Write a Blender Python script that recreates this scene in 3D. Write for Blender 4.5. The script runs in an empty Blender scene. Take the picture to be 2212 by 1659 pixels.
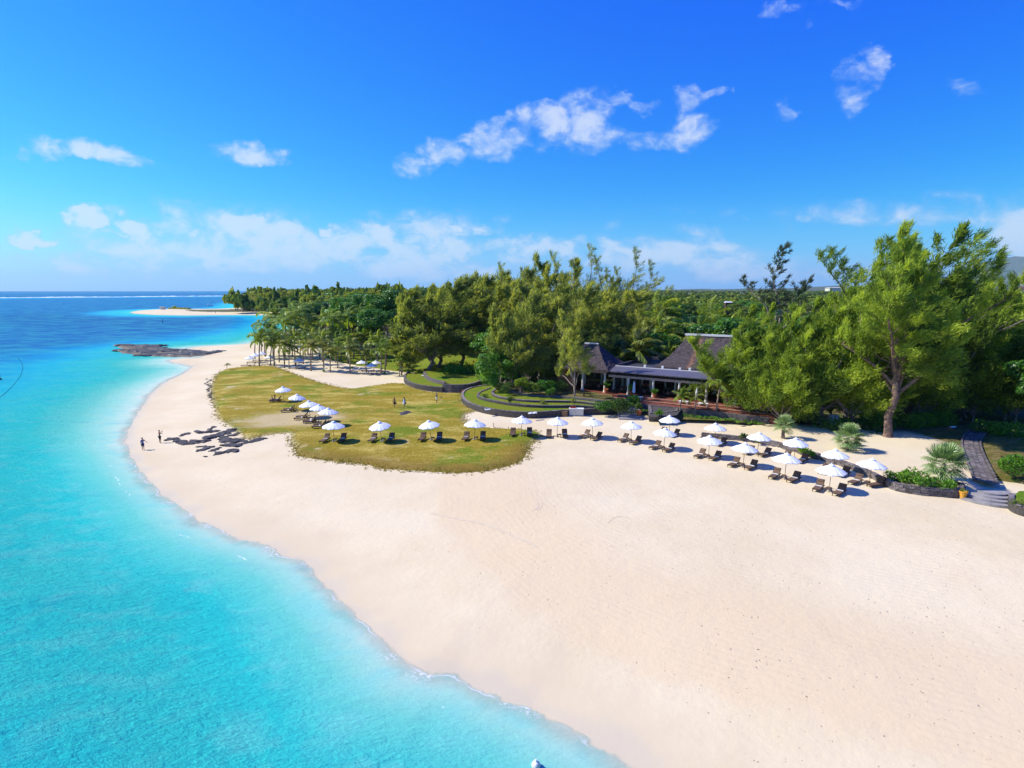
import bpy, math, random
import numpy as np
from mathutils import Vector, Matrix
from mathutils.geometry import delaunay_2d_cdt

# ------------------------------------------------------------------ camera, world, sun, exposure
S = bpy.context.scene
COL = S.collection
rng = np.random.default_rng(7)
random.seed(7)
FPX, PX0, PY0 = 1278.0, 1106.0, 829.5          # focal length and centre of a 2212 x 1659 frame
PITCH = math.atan((PY0 - 628.0) / FPX)
CP, SP = math.cos(PITCH), math.sin(PITCH)
CAMZ = 21.0
cam_d = bpy.data.cameras.new('camera')
cam = bpy.data.objects.new('camera', cam_d)
COL.objects.link(cam)
cam.location = (0, 0, CAMZ)
cam.rotation_euler = (math.pi / 2 - PITCH, 0, 0)
cam_d.sensor_width = 36.0
cam_d.lens = 36.0 * FPX / 2212.0
cam_d.clip_end = 90000.0
cam_d.clip_start = 0.5
S.camera = cam
S.view_settings.view_transform = 'Standard'
S.view_settings.look = 'None'
S.view_settings.exposure = 0.58
S.view_settings.gamma = 1.0
S.view_settings.use_curve_mapping = False
try:
    S.cycles.max_bounces = 6
    S.cycles.diffuse_bounces = 4
    S.cycles.glossy_bounces = 2
    S.cycles.transmission_bounces = 3
    S.cycles.transparent_max_bounces = 8
    S.cycles.volume_bounces = 0
    S.cycles.use_denoising = True
except Exception:
    pass

SUN_EL = math.radians(42)
SUN_AZ = math.atan2(-1.0, 0.18)                # from +Y towards +X
sun_d = bpy.data.lights.new('sun', 'SUN')
sun_d.energy = 4.6
sun_d.angle = math.radians(0.5)
sun_d.color = (1.0, 0.95, 0.845)
sun = bpy.data.objects.new('sun', sun_d)
COL.objects.link(sun)
sd_ = Vector((math.sin(SUN_AZ) * math.cos(SUN_EL), math.cos(SUN_AZ) * math.cos(SUN_EL), math.sin(SUN_EL)))
sun.rotation_euler = sd_.to_track_quat('Z', 'Y').to_euler()
sun.location = (-60, 30, 90)

def ray(px, py):
    u, v = (px - PX0) / FPX, (py - PY0) / FPX
    return u, CP - v * SP, -SP - v * CP
def at(px, py, z=1.1):
    x, y, w = ray(px, py)
    t = (CAMZ - z) / -w
    return (x * t, y * t)
def colx(px, Y):                                # x of a column of the picture at distance Y (at eye height)
    return (px - PX0) / FPX / CP * Y
def ztop(py, Y):
    x, y, w = ray(PX0, py)
    return CAMZ + Y * w / y
def ats(L, z=1.1):
    return [at(a, b, z) for a, b in L]

class N:
    """tiny node-tree helper"""
    def __init__(s, tree):
        s.t = tree; tree.nodes.clear()
    def n(s, typ, **kw):
        nd = s.t.nodes.new(typ)
        for k, v in kw.items():
            if k == 'ins':
                for kk, vv in v.items():
                    if isinstance(vv, bpy.types.NodeSocket): s.t.links.new(vv, nd.inputs[kk])
                    else: nd.inputs[kk].default_value = vv
            else: setattr(nd, k, v)
        return nd
    def math(s, op, a, b=None, c=None, clamp=False):
        nd = s.n('ShaderNodeMath', operation=op); nd.use_clamp = clamp
        for i, x in enumerate((a, b, c)):
            if x is None: continue
            if isinstance(x, bpy.types.NodeSocket): s.t.links.new(x, nd.inputs[i])
            else: nd.inputs[i].default_value = x
        return nd.outputs[0]
    def vmath(s, op, a, b=None):
        nd = s.n('ShaderNodeVectorMath', operation=op)
        for i, x in enumerate((a, b)):
            if x is None: continue
            if isinstance(x, bpy.types.NodeSocket): s.t.links.new(x, nd.inputs[i])
            else: nd.inputs[i].default_value = x
        return nd.outputs['Value'] if op in ('LENGTH', 'DOT_PRODUCT') else nd.outputs[0]
    def ss(s, x, a, b, lo=0.0, hi=1.0):
        nd = s.n('ShaderNodeMapRange', interpolation_type='SMOOTHSTEP')
        s.t.links.new(x, nd.inputs[0])
        for i, v in ((1, a), (2, b), (3, lo), (4, hi)): nd.inputs[i].default_value = v
        return nd.outputs[0]
    def mix(s, f, a, b, typ='MIX'):
        nd = s.n('ShaderNodeMix', data_type='RGBA', blend_type=typ)
        for i, x in ((0, f), (6, a), (7, b)):
            if isinstance(x, bpy.types.NodeSocket): s.t.links.new(x, nd.inputs[i])
            else: nd.inputs[i].default_value = (x if i == 0 else (*x[:3], 1.0))
        return nd.outputs[2]
    def noise(s, vec, scale, detail=4, rough=0.55, dist=0.0, out=0):
        nd = s.n('ShaderNodeTexNoise')
        if vec is not None: s.t.links.new(vec, nd.inputs['Vector'])
        nd.inputs['Scale'].default_value = scale; nd.inputs['Detail'].default_value = detail
        nd.inputs['Roughness'].default_value = rough; nd.inputs['Distortion'].default_value = dist
        return nd.outputs[out]
    def mapping(s, vec, scale=(1, 1, 1), loc=(0, 0, 0), rot=(0, 0, 0)):
        nd = s.n('ShaderNodeMapping'); s.t.links.new(vec, nd.inputs[0])
        nd.inputs['Scale'].default_value = scale; nd.inputs['Location'].default_value = loc; nd.inputs['Rotation'].default_value = rot
        return nd.outputs[0]
    def link(s, a, b): s.t.links.new(a, b)

def build_world():
    w = bpy.data.worlds.new('World'); S.world = w; w.use_nodes = True
    k = N(w.node_tree)
    sky = k.n('ShaderNodeTexSky', sky_type='NISHITA', sun_disc=False)
    sky.sun_elevation = SUN_EL; sky.sun_rotation = SUN_AZ % (2 * math.pi)
    sky.altitude = 0; sky.air_density = 1.0; sky.dust_density = 0.4; sky.ozone_density = 3.0
    # deepen the blue the way the picture's processing does
    sep = k.n('ShaderNodeSeparateColor'); k.link(sky.outputs[0], sep.inputs[0])
    STR = 0.1
    ch = []
    for i, (p, g) in enumerate(SKY_CURVE):
        x = k.math('MULTIPLY', sep.outputs[i], STR)
        x = k.math('POWER', x, p); ch.append(k.math('MULTIPLY', x, g / STR))
    cmb = k.n('ShaderNodeCombineColor')
    for i in range(3): k.link(ch[i], cmb.inputs[i])
    tc = k.n('ShaderNodeTexCoord')
    xyz = k.n('ShaderNodeSeparateXYZ'); k.link(tc.outputs['Generated'], xyz.inputs[0])
    az = k.math('ARCTAN2', xyz.outputs[0], xyz.outputs[1])
    el = k.math('ARCSINE', xyz.outputs[2])
    ae = k.n('ShaderNodeCombineXYZ'); k.link(az, ae.inputs[0]); k.link(el, ae.inputs[1])
    V = ae.outputs[0]
    wn_ = k.n('ShaderNodeTexNoise'); k.link(k.mapping(V, scale=(1, 1.3, 1)), wn_.inputs['Vector']); wn_.inputs['Scale'].default_value = 11.0; wn_.inputs['Detail'].default_value = 5; wn_.inputs['Roughness'].default_value = 0.6
    wv_ = k.mapping(k.vmath('SUBTRACT', wn_.outputs[1], (0.5, 0.5, 0.5)), scale=(0.13, 0.085, 0.0))
    VW = k.vmath('ADD', V, wv_)
    total = None
    for (px, py, rx, ry, st) in CLOUDS:
        x, y, z = ray(px, py); l = math.sqrt(x*x+y*y+z*z)
        a = math.atan2(x, y); e = math.asin(z / l)
        x2, y2, z2 = ray(px + rx, py); ra = abs(math.atan2(x2, y2) - a)
        x3, y3, z3 = ray(px, py - ry); re = abs(math.asin(z3 / math.sqrt(x3*x3+y3*y3+z3*z3)) - e)
        m = k.mapping(VW, scale=(1/ra, 1/re, 1), loc=(-a/ra, -e/re, 0))
        d = k.vmath('LENGTH', m)
        f = k.math('MULTIPLY', k.math('SUBTRACT', 1.45, d, clamp=True), st * (1.5 if py > 470 else 1.05))
        total = f if total is None else k.math('MAXIMUM', total, f)
    # loose haze clouds low over the horizon all the way round
    low = k.math('MULTIPLY', k.ss(el, 0.0, 0.03), k.ss(el, 0.09, 0.15, 1, 0))
    nv = k.mapping(V, scale=(7, 26, 1))
    nz = k.noise(nv, 2.2, 9, 0.62, 0.35)
    big = k.noise(k.mapping(V, scale=(3, 8, 1), loc=(4, 2, 0)), 1.3, 2)
    total = k.math('MAXIMUM', total, k.math('MULTIPLY', k.math('MULTIPLY', low, 1.05), k.ss(big, 0.33, 0.56)))
    puff = k.noise(k.mapping(V, scale=(10, 15, 1), loc=(1, 0, 0), rot=(0, 0, 0.15)), 2.0, 14, 0.62, 0.35)
    den = k.math('ADD', total, k.math('MULTIPLY', k.math('SUBTRACT', puff, 0.5), 3.0))
    den = k.math('MULTIPLY', den, k.ss(total, 0.02, 0.35))
    cov = k.ss(den, 0.05, 1.45, 0.0, 0.74)
    thin = k.ss(den, 0.35, 1.15)
    ccol = k.mix(thin, (0.42*CLB, 0.62*CLB, 0.93*CLB), (0.78*CLB, 0.86*CLB, 0.97*CLB))
    cc = k.n('ShaderNodeVectorMath', operation='SCALE'); k.link(ccol, cc.inputs[0]); cc.inputs[3].default_value = 1 / STR
    # pale band of air at the horizon, as thick sea air gives
    hz = k.ss(el, -0.02, 0.24, 1.0, 0.0)
    hz2 = k.math('POWER', hz, 3.0)
    base = k.mix(k.math('MULTIPLY', hz2, 0.55), cmb.outputs[0], tuple(c / STR for c in HZCOL))
    fin = k.mix(cov, base, cc.outputs[0])
    bg = k.n('ShaderNodeBackground'); k.link(fin, bg.inputs[0]); bg.inputs[1].default_value = STR
    out = k.n('ShaderNodeOutputWorld'); k.link(bg.outputs[0], out.inputs[0])
SKY_CURVE = [(2.66, 0.72), (1.45, 0.95), (0.12, 0.71)]
HZCOL = (0.27, 0.43, 0.70)
CLB = 0.68
CLOUDS = [  # picture column, row, half width, half height, strength
 (895,350,52,34,1.0),(965,325,55,30,.8),(1035,300,40,34,.8),(1100,300,80,32,.75),(1180,270,62,42,1.15),(1265,255,60,62,1.0),(1300,240,40,45,.9),(1350,300,80,26,.6),(1360,215,50,18,.6),
 (1470,290,75,28,.9),(1480,265,38,32,.9),(1490,215,45,30,.7),(1550,205,45,14,.5),(1490,240,30,40,.5),
 (88,318,45,22,.95),(45,335,40,14,.5),(190,325,60,22,.85),(240,335,75,22,.95),(300,350,35,14,.8),(535,325,70,27,1.05),(600,325,30,14,.7),
 (210,490,36,18,.95),(290,495,40,20,.9),(255,517,40,10,.7),(60,522,75,10,.85),(305,525,22,18,.7),(405,500,30,14,.7),(360,545,80,18,.7),(270,545,60,10,.5),
 (520,485,42,26,1.0),(600,500,60,32,.95),(600,530,110,28,.85),(720,520,90,36,.85),(820,518,50,30,.85),(715,488,20,14,.9),(965,505,22,16,.9),(1040,500,45,14,.6),(940,545,160,32,.75),(1150,535,70,30,.7),(1230,540,60,22,.6),
 (1440,545,22,12,.7),(1500,548,26,12,.65),(1580,560,30,10,.4),(1300,560,90,20,.5),
 (1730,467,38,17,.8),(1627,469,18,8,.5),
 (1900,125,38,34,.85),(1850,165,50,36,.7),(1820,225,36,40,.6),(1700,240,36,24,.5),(1750,50,30,24,.35),(1720,12,60,18,.5),(1830,5,60,10,.4),(2065,200,40,22,.4),
 (2185,485,50,30,.9),(2200,530,45,34,.7),(200,560,220,12,.45),
]
build_world()

# ------------------------------------------------------------------ general helpers
def mesh_np(name, co, tris=None, quads=None, polys=None, mat=None, attrs=None, smooth=False):
    me = bpy.data.meshes.new(name)
    co = np.asarray(co, np.float32).reshape(-1, 3)
    if polys is not None:
        me.from_pydata([tuple(map(float, c)) for c in co], [], polys)
    else:
        loops = []; starts = []
        s = 0
        if tris is not None and len(tris):
            t = np.asarray(tris, np.int32).reshape(-1, 3); loops.append(t.ravel()); starts.append(s + 3 * np.arange(len(t))); s += t.size
        if quads is not None and len(quads):
            q = np.asarray(quads, np.int32).reshape(-1, 4); loops.append(q.ravel()); starts.append(s + 4 * np.arange(len(q))); s += q.size
        L = np.concatenate(loops); st = np.concatenate(starts).astype(np.int32)
        me.vertices.add(len(co)); me.vertices.foreach_set('co', co.ravel())
        me.loops.add(len(L)); me.loops.foreach_set('vertex_index', L)
        me.polygons.add(len(st)); me.polygons.foreach_set('loop_start', st)
        me.update(calc_edges=True)
    if attrs:
        for k, v in attrs.items():
            a = me.attributes.new(k, 'FLOAT', 'POINT'); a.data.foreach_set('value', np.asarray(v, np.float32))
    if mat is not None:
        for m in (mat if isinstance(mat, (list, tuple)) else [mat]): me.materials.append(m)
    if smooth: me.shade_smooth()
    return me

def link(name, me, parent=None, loc=None, rot=None, scale=None):
    o = bpy.data.objects.new(name, me); COL.objects.link(o)
    if parent is not None: o.parent = parent
    if loc is not None: o.location = loc
    if rot is not None: o.rotation_euler = rot
    if scale is not None: o.scale = scale if hasattr(scale, '__len__') else (scale,) * 3
    return o
def tag(o, label=None, cat=None, group=None, kind=None):
    if label: o['label'] = label
    if cat: o['category'] = cat
    if group: o['group'] = group
    if kind: o['kind'] = kind
    return o
def empty(name, loc, rz=0, label=None, cat=None, group=None):
    o = link(name, None, None, loc, (0, 0, rz)); o.empty_display_size = 0.3
    return tag(o, label, cat, group)
KIDS = {}
def part(name, me, parent, loc=None, rot=None, scale=None):
    o = link(name, me, parent, loc, rot, scale)
    KIDS.setdefault(parent, []).append(o)
    return o
def copy_tree(o, parent=None):
    c = o.copy(); COL.objects.link(c)
    if parent is not None: c.parent = parent
    for ch in KIDS.get(o, []):
        d = copy_tree(ch, c); KIDS.setdefault(c, []).append(d)
    return c

class MB:
    """collects shapes into one mesh"""
    def __init__(s): s.v = []; s.f = []
    def add(s, v, f):
        b = len(s.v); s.v.extend([tuple(map(float, p)) for p in v]); s.f.extend([tuple(i + b for i in q) for q in f]); return s
    def box(s, c, d, rz=0, tilt=0):
        hx, hy, hz = d[0]/2, d[1]/2, d[2]/2
        R = Matrix.Rotation(rz, 3, 'Z') @ Matrix.Rotation(tilt, 3, 'X')
        V = [R @ Vector((x*hx, y*hy, z*hz)) + Vector(c) for x in (-1, 1) for y in (-1, 1) for z in (-1, 1)]
        return s.add(V, [(0,1,3,2),(4,6,7,5),(0,4,5,1),(2,3,7,6),(0,2,6,4),(1,5,7,3)])
    def tube(s, pts, rad, n=6, cap=True):
        pts = [Vector(p) for p in pts]
        if not hasattr(rad, '__len__'): rad = [rad]*len(pts)
        V = []; F = []
        for i, p in enumerate(pts):
            t = (pts[min(i+1, len(pts)-1)] - pts[max(i-1, 0)]).normalized()
            a = t.cross(Vector((0, 0, 1)) if abs(t.z) < .9 else Vector((1, 0, 0))).normalized(); b = t.cross(a)
            for k in range(n):
                g = 2*math.pi*k/n
                V.append(p + (a*math.cos(g) + b*math.sin(g))*rad[i])
        for i in range(len(pts)-1):
            for k in range(n):
                F.append((i*n+k, i*n+(k+1) % n, (i+1)*n+(k+1) % n, (i+1)*n+k))
        if cap:
            F.append(tuple(range(n))[::-1]); F.append(tuple((len(pts)-1)*n+k for k in range(n)))
        return s.add(V, F)
    def lathe(s, prof, n=12, c=(0, 0, 0)):
        V = [(c[0]+r*math.cos(2*math.pi*k/n), c[1]+r*math.sin(2*math.pi*k/n), c[2]+z) for r, z in prof for k in range(n)]
        F = [(i*n+k, i*n+(k+1) % n, (i+1)*n+(k+1) % n, (i+1)*n+k) for i in range(len(prof)-1) for k in range(n)]
        F.append(tuple(range(n))[::-1]); F.append(tuple((len(prof)-1)*n+k for k in range(n)))
        return s.add(V, F)
    def mesh(s, name, mat, smooth=False):
        return mesh_np(name, s.v, polys=s.f, mat=mat, smooth=smooth)

# ------------------------------------------------------------------ materials
def mat_simple(name, col, rough=0.8, col2=None, scale=3.0, bump=0.0, bscale=20, metal=0.0, obj_rand=0.0, spec=0.3):
    m = bpy.data.materials.new(name); m.use_nodes = True; k = N(m.node_tree)
    tc = k.n('ShaderNodeTexCoord'); b = k.n('ShaderNodeBsdfPrincipled')
    c = None
    if col2 is not None:
        nz = k.noise(tc.outputs['Object'], scale, 6, 0.6)
        c = k.mix(k.ss(nz, 0.35, 0.65), col, col2)
    if obj_rand:
        oi = k.n('ShaderNodeObjectInfo')
        hs = k.n('ShaderNodeHueSaturation')
        v = k.math('ADD', k.math('MULTIPLY', oi.outputs['Random'], obj_rand), 1 - obj_rand/2); k.link(v, hs.inputs['Value'])
        if c is None: hs.inputs['Color'].default_value = (*col, 1)
        else: k.link(c, hs.inputs['Color'])
        c = hs.outputs[0]
    if c is None: b.inputs['Base Color'].default_value = (*col, 1)
    else: k.link(c, b.inputs['Base Color'])
    b.inputs['Roughness'].default_value = rough; b.inputs['Metallic'].default_value = metal
    b.inputs['Specular IOR Level'].default_value = spec
    if bump:
        bp = k.n('ShaderNodeBump'); bp.inputs['Strength'].default_value = bump; bp.inputs['Distance'].default_value = 0.1
        k.link(k.noise(tc.outputs['Object'], bscale, 6, 0.65), bp.inputs['Height']); k.link(bp.outputs[0], b.inputs['Normal'])
    o = k.n('ShaderNodeOutputMaterial'); k.link(b.outputs[0], o.inputs[0])
    return m

def mat_leaf(name, ca, cb, cc, trans=0.35, rough=0.6, orand=0.35, spec=0.2):
    """leaf colour runs ca -> cb -> cc along the per-leaf attribute 'tint'"""
    m = bpy.data.materials.new(name); m.use_nodes = True; k = N(m.node_tree)
    at_ = k.n('ShaderNodeAttribute', attribute_name='tint')
    oi = k.n('ShaderNodeObjectInfo')
    t = k.math('ADD', at_.outputs['Fac'], k.math('MULTIPLY', k.math('SUBTRACT', oi.outputs['Random'], 0.5), orand))
    r = k.n('ShaderNodeValToRGB'); k.link(t, r.inputs[0])
    e = r.color_ramp.elements; e[0].position = 0.1; e[0].color = (*ca, 1); e[1].position = 0.9; e[1].color = (*cc, 1)
    x = e.new(0.5); x.color = (*cb, 1)
    b = k.n('ShaderNodeBsdfPrincipled'); k.link(r.outputs[0], b.inputs['Base Color']); b.inputs['Roughness'].default_value = rough
    b.inputs['Specular IOR Level'].default_value = spec
    tr = k.n('ShaderNodeBsdfTranslucent'); 
    tcol = k.mix(1.0, r.outputs[0], (1.25, 1.2, 0.5), 'MULTIPLY'); k.link(tcol, tr.inputs[0])
    mx = k.n('ShaderNodeMixShader'); mx.inputs[0].default_value = trans; k.link(b.outputs[0], mx.inputs[1]); k.link(tr.outputs[0], mx.inputs[2])
    o = k.n('ShaderNodeOutputMaterial'); k.link(mx.outputs[0], o.inputs[0])
    return m

M = {}
M['bark_grey'] = mat_simple('bark_grey', (0.30, 0.25, 0.22), 0.9, (0.16, 0.12, 0.10), 2.5, 0.6, 12)
M['bark_red'] = mat_simple('bark_red', (0.24, 0.15, 0.115), 0.9, (0.085, 0.06, 0.05), 2.2, 1.0, 6)
M['bark_palm'] = mat_simple('bark_palm', (0.30, 0.23, 0.18), 0.9, (0.17, 0.12, 0.10), 4.0, 0.5, 14)
M['casu'] = mat_leaf('casuarina_needles', (0.09, 0.150, 0.026), (0.225, 0.325, 0.036), (0.46, 0.56, 0.065), 0.54)
M['casu_dull'] = mat_leaf('casuarina_needles_dull', (0.115, 0.155, 0.048), (0.27, 0.325, 0.072), (0.49, 0.50, 0.11), 0.56)
M['casu_dark'] = mat_leaf('casuarina_needles_dark', (0.035, 0.052, 0.034), (0.075, 0.095, 0.048), (0.13, 0.15, 0.06), 0.35)
M['broad'] = mat_leaf('broad_leaves', (0.018, 0.072, 0.011), (0.052, 0.165, 0.016), (0.14, 0.32, 0.025), 0.35, 0.42, spec=0.4)
M['bright'] = mat_leaf('bright_leaves', (0.05, 0.14, 0.015), (0.12, 0.29, 0.02), (0.24, 0.42, 0.04), 0.4, 0.45, spec=0.4)
M['frond'] = mat_leaf('palm_leaflets', (0.085, 0.165, 0.022), (0.22, 0.34, 0.034), (0.56, 0.60, 0.14), 0.5, 0.4, 0.5, spec=0.5)
M['frond_y'] = mat_leaf('palm_leaflets_yellow', (0.08, 0.13, 0.02), (0.20, 0.26, 0.03), (0.42, 0.36, 0.04), 0.35, 0.4, 0.4, spec=0.5)
M['fan'] = mat_leaf('fan_leaves', (0.08, 0.17, 0.055), (0.20, 0.32, 0.11), (0.43, 0.52, 0.24), 0.35, 0.4, 0.4, spec=0.5)
M['far'] = mat_leaf('far_leaves', (0.045, 0.10, 0.018), (0.11, 0.18, 0.022), (0.27, 0.31, 0.035), 0.3)
M['shrubmix'] = mat_leaf('shrub_leaves', (0.030, 0.07, 0.02), (0.075, 0.14, 0.025), (0.20, 0.26, 0.04), 0.3)
M['canvas'] = mat_simple('white_canvas', (0.82, 0.82, 0.84), 0.8, (0.76, 0.77, 0.81), 1.5, 0.1, 4)
M['wood'] = mat_simple('teak', (0.30, 0.17, 0.08), 0.6, (0.20, 0.11, 0.05), 6)
M['wicker'] = mat_simple('brown_wicker', (0.105, 0.062, 0.043), 0.75, (0.15, 0.09, 0.062), 9, 0.5, 40, obj_rand=0.3)
M['wicker_d'] = mat_simple('dark_frame', (0.045, 0.026, 0.020), 0.7)
M['towel'] = mat_simple('towel_cotton', (0.80, 0.78, 0.76), 0.95)
M['whitecush'] = mat_simple('white_cushion', (0.72, 0.72, 0.74), 0.9, (0.6, 0.6, 0.64), 5)
M['stone'] = mat_simple('basalt', (0.12, 0.105, 0.108), 0.9, (0.21, 0.175, 0.165), 2.3, 0.8, 9, obj_rand=0.8)
M['mortar'] = mat_simple('basalt_core', (0.055, 0.048, 0.046), 0.95, (0.08, 0.07, 0.065), 3, 0.5, 10)
M['rock'] = mat_simple('black_rock', (0.035, 0.031, 0.038), 0.75, (0.075, 0.062, 0.062), 3.2, 1.0, 7, obj_rand=0.6, spec=0.4)
M['reefrock'] = mat_simple('wet_reef_rock', (0.020, 0.018, 0.024), 0.6, (0.075, 0.06, 0.045), 0.7, 1.0, 3, obj_rand=0.6, spec=0.5)
M['column'] = mat_simple('cream_column', (0.70, 0.66, 0.58), 0.8, (0.60, 0.55, 0.48), 3)
M['beam'] = mat_simple('pink_beam', (0.52, 0.34, 0.25), 0.85, (0.42, 0.27, 0.20), 2)
M['terracotta'] = mat_simple('terracotta_wall', (0.36, 0.12, 0.05), 0.85, (0.26, 0.085, 0.035), 1.5, 0.3, 6)
M['redtile'] = mat_simple('red_floor', (0.22, 0.065, 0.038), 0.6, (0.15, 0.045, 0.03), 1.2)
M['pot'] = mat_simple('orange_pot', (0.50, 0.16, 0.05), 0.8, (0.42, 0.13, 0.04), 5)
M['potyellow'] = mat_simple('yellow_pot', (0.62, 0.30, 0.04), 0.8)
M['whitepaint'] = mat_simple('white_paint', (0.74, 0.73, 0.72), 0.6)
M['creampaint'] = mat_simple('cream_cabinet', (0.62, 0.60, 0.50), 0.7, (0.55, 0.53, 0.44), 4)
M['greystep'] = mat_simple('grey_step', (0.30, 0.28, 0.28), 0.9, (0.22, 0.205, 0.21), 1.5, 0.4, 8)
M['pathstone'] = mat_simple('path_stone', (0.26, 0.235, 0.235), 0.9, (0.18, 0.165, 0.165), 2, 0.6, 6, obj_rand=0.5)
M['ridgemetal'] = mat_simple('ridge_cap', (0.62, 0.60, 0.58), 0.5, spec=0.5)
M['skin_dark'] = mat_simple('skin_tanned', (0.22, 0.105, 0.062), 0.6)
M['skin'] = mat_simple('skin_light', (0.40, 0.22, 0.15), 0.6)
M['hair'] = mat_simple('hair', (0.03, 0.02, 0.016), 0.6)
M['c_navy'] = mat_simple('navy_cloth', (0.025, 0.035, 0.09), 0.9)
M['c_black'] = mat_simple('black_cloth', (0.015, 0.015, 0.02), 0.9)
M['c_blue'] = mat_simple('blue_cloth', (0.14, 0.18, 0.34), 0.9)
M['c_white'] = mat_simple('white_cloth', (0.7, 0.7, 0.72), 0.9)
M['c_red'] = mat_simple('red_cloth', (0.30, 0.03, 0.02), 0.9)
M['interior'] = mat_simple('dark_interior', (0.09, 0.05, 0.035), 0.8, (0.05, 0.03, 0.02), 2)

# ------------------------------------------------------------------ terrain
SHORE_P = [(1440,1690),(1389,1657),(1346,1629),(1287,1600),(1211,1557),(1156,1519),(1100,1502),(1058,1481),(1020,1462),(982,1452),(940,1450),(900,1440),(862,1400),(821,1371),(780,1330),(741,1295),(700,1245),(656,1210),(610,1190),(563,1168),(520,1160),(491,1150),(436,1125),(381,1087),(339,1053),(305,1015),(285,985),(276,955),(280,935),(288,910),(303,888),(331,847),(356,827),(397,807),(419,791),(390,786),(369,782),(366,777),(395,774),(432,773),(448,765),(425,758),(405,752),(432,749),(470,747),(508,745),(534,743),(575,736),(610,722),(640,707),(640,692),(614,684),(574,681),(510,680.5),(450,681),(407,681.5),(340,680.5),(290,677.5),(281,674.5),(300,671),(341,668.5),(400,668),(458,668),(505,666),(515,659),(530,651),(545,644),(552,640),(556,637)]
_sh = ats(SHORE_P, 0.0)
SHORE = [(40.0, -80.0), (22.0, 5.0)] + _sh + [(-1200.0, 9000.0), (-3000, 30000.0), (60000.0, 30000.0), (60000.0, -80.0)]
def seg_dist(P, poly, closed=True):
    P = np.asarray(P, float); A = np.asarray(poly, float)
    B = np.roll(A, -1, 0) if closed else A[1:]
    if not closed: A = A[:-1]
    d = np.full(len(P), 1e18)
    for a, b in zip(A, B):
        ab = b - a; L = max(ab @ ab, 1e-9)
        t = np.clip(((P - a) @ ab) / L, 0, 1)
        q = P - a - t[:, None] * ab
        d = np.minimum(d, (q * q).sum(1))
    return np.sqrt(d)
def inside(P, poly):
    P = np.asarray(P, float); A = np.asarray(poly, float); B = np.roll(A, -1, 0)
    c = np.zeros(len(P), bool)
    for (x1, y1), (x2, y2) in zip(A, B):
        if y1 == y2: continue
        m = ((y1 > P[:, 1]) != (y2 > P[:, 1])) & (P[:, 0] < (x2 - x1) * (P[:, 1] - y1) / (y2 - y1) + x1)
        c ^= m
    return c
def sdist(P, poly):
    d = seg_dist(P, poly); return np.where(inside(P, poly), d, -d)
def sstep(x, a, b):
    t = np.clip((x - a) / (b - a), 0, 1); return t * t * (3 - 2 * t)
# the bank of sand held up behind the low curved wall among the parasols
WALL_A = ats([(1515,946),(1569,951),(1609,956),(1660,962),(1707,975),(1752,989),(1792,1001),(1839,1016),(1880,1034),(1915,1052)])
UPPER = WALL_A + ats([(1939,1060),(2073,1075),(2110,1062),(2140,1030),(2330,1040)]) + [(120, 62), (120, 92), (60, 86)] + ats([(1650,914)]) + ats([(1600,925),(1540,932)])
HILL = ats([(915,803),(1000,797),(1062,797),(1180,790),(1420,760),(1420,715),(1000,728),(930,748),(885,778)])
def hgt(x, y):
    P = np.stack([np.atleast_1d(x), np.atleast_1d(y)], 1).astype(float)
    s = sdist(P, SHORE)
    z = np.where(s > 0, 1.1 * (1 - np.exp(-np.maximum(s, 0) / 9.0)), 0)
    z = z + np.where(s > 60, sstep(P[:, 1], 350, 3000) * 9.0 * sstep(s, 60, 300), 0)
    z = np.where(s < 0, -2.5 * (1 - np.exp(np.minimum(s, 0) / 28.0)), z)
    u = sdist(P, UPPER)
    z = z + 0.42 * sstep(u, 0.05, 0.9)
    z = z + 1.3 * sstep(sdist(P, HILL), 0, 7)
    # gentle unevenness of the beach
    n = (np.sin(P[:, 0]*0.21 + 1.3*np.sin(P[:, 1]*0.13)) + np.sin(P[:, 1]*0.33 + 0.8*np.sin(P[:, 0]*0.19 + 2))) * 0.05
    z = z + n * sstep(s, 2, 14) * (1 - sstep(P[:, 1], 300, 600))
    return z, s
def gz(x, y): return float(hgt(x, y)[0][0])

TRACK = ats([(1070,1035),(1085,1090),(1150,1165),(1290,1250),(1480,1330),(1760,1400),(2100,1480),(2500,1600)])
def polar_grid(nt, nr, r0, r1, a0=-62, a1=62):
    th = np.radians(np.linspace(a0, a1, nt)); r = r0 * (r1 / r0) ** np.linspace(0, 1, nr)
    R, T = np.meshgrid(r, th, indexing='ij')
    X, Y = R * np.sin(T), R * np.cos(T) - 2.0
    i = np.arange(nr - 1)[:, None] * nt + np.arange(nt - 1)[None, :]
    Q = np.stack([i, i + 1, i + nt + 1, i + nt], -1).reshape(-1, 4)
    return X.ravel(), Y.ravel(), Q[:, ::-1]
def compact(co, Q, keepf, attrs):
    Q = Q[keepf]; used = np.unique(Q); mp = np.full(len(co), -1); mp[used] = np.arange(len(used))
    return co[used], mp[Q], {k: v[used] for k, v in attrs.items()}

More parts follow.
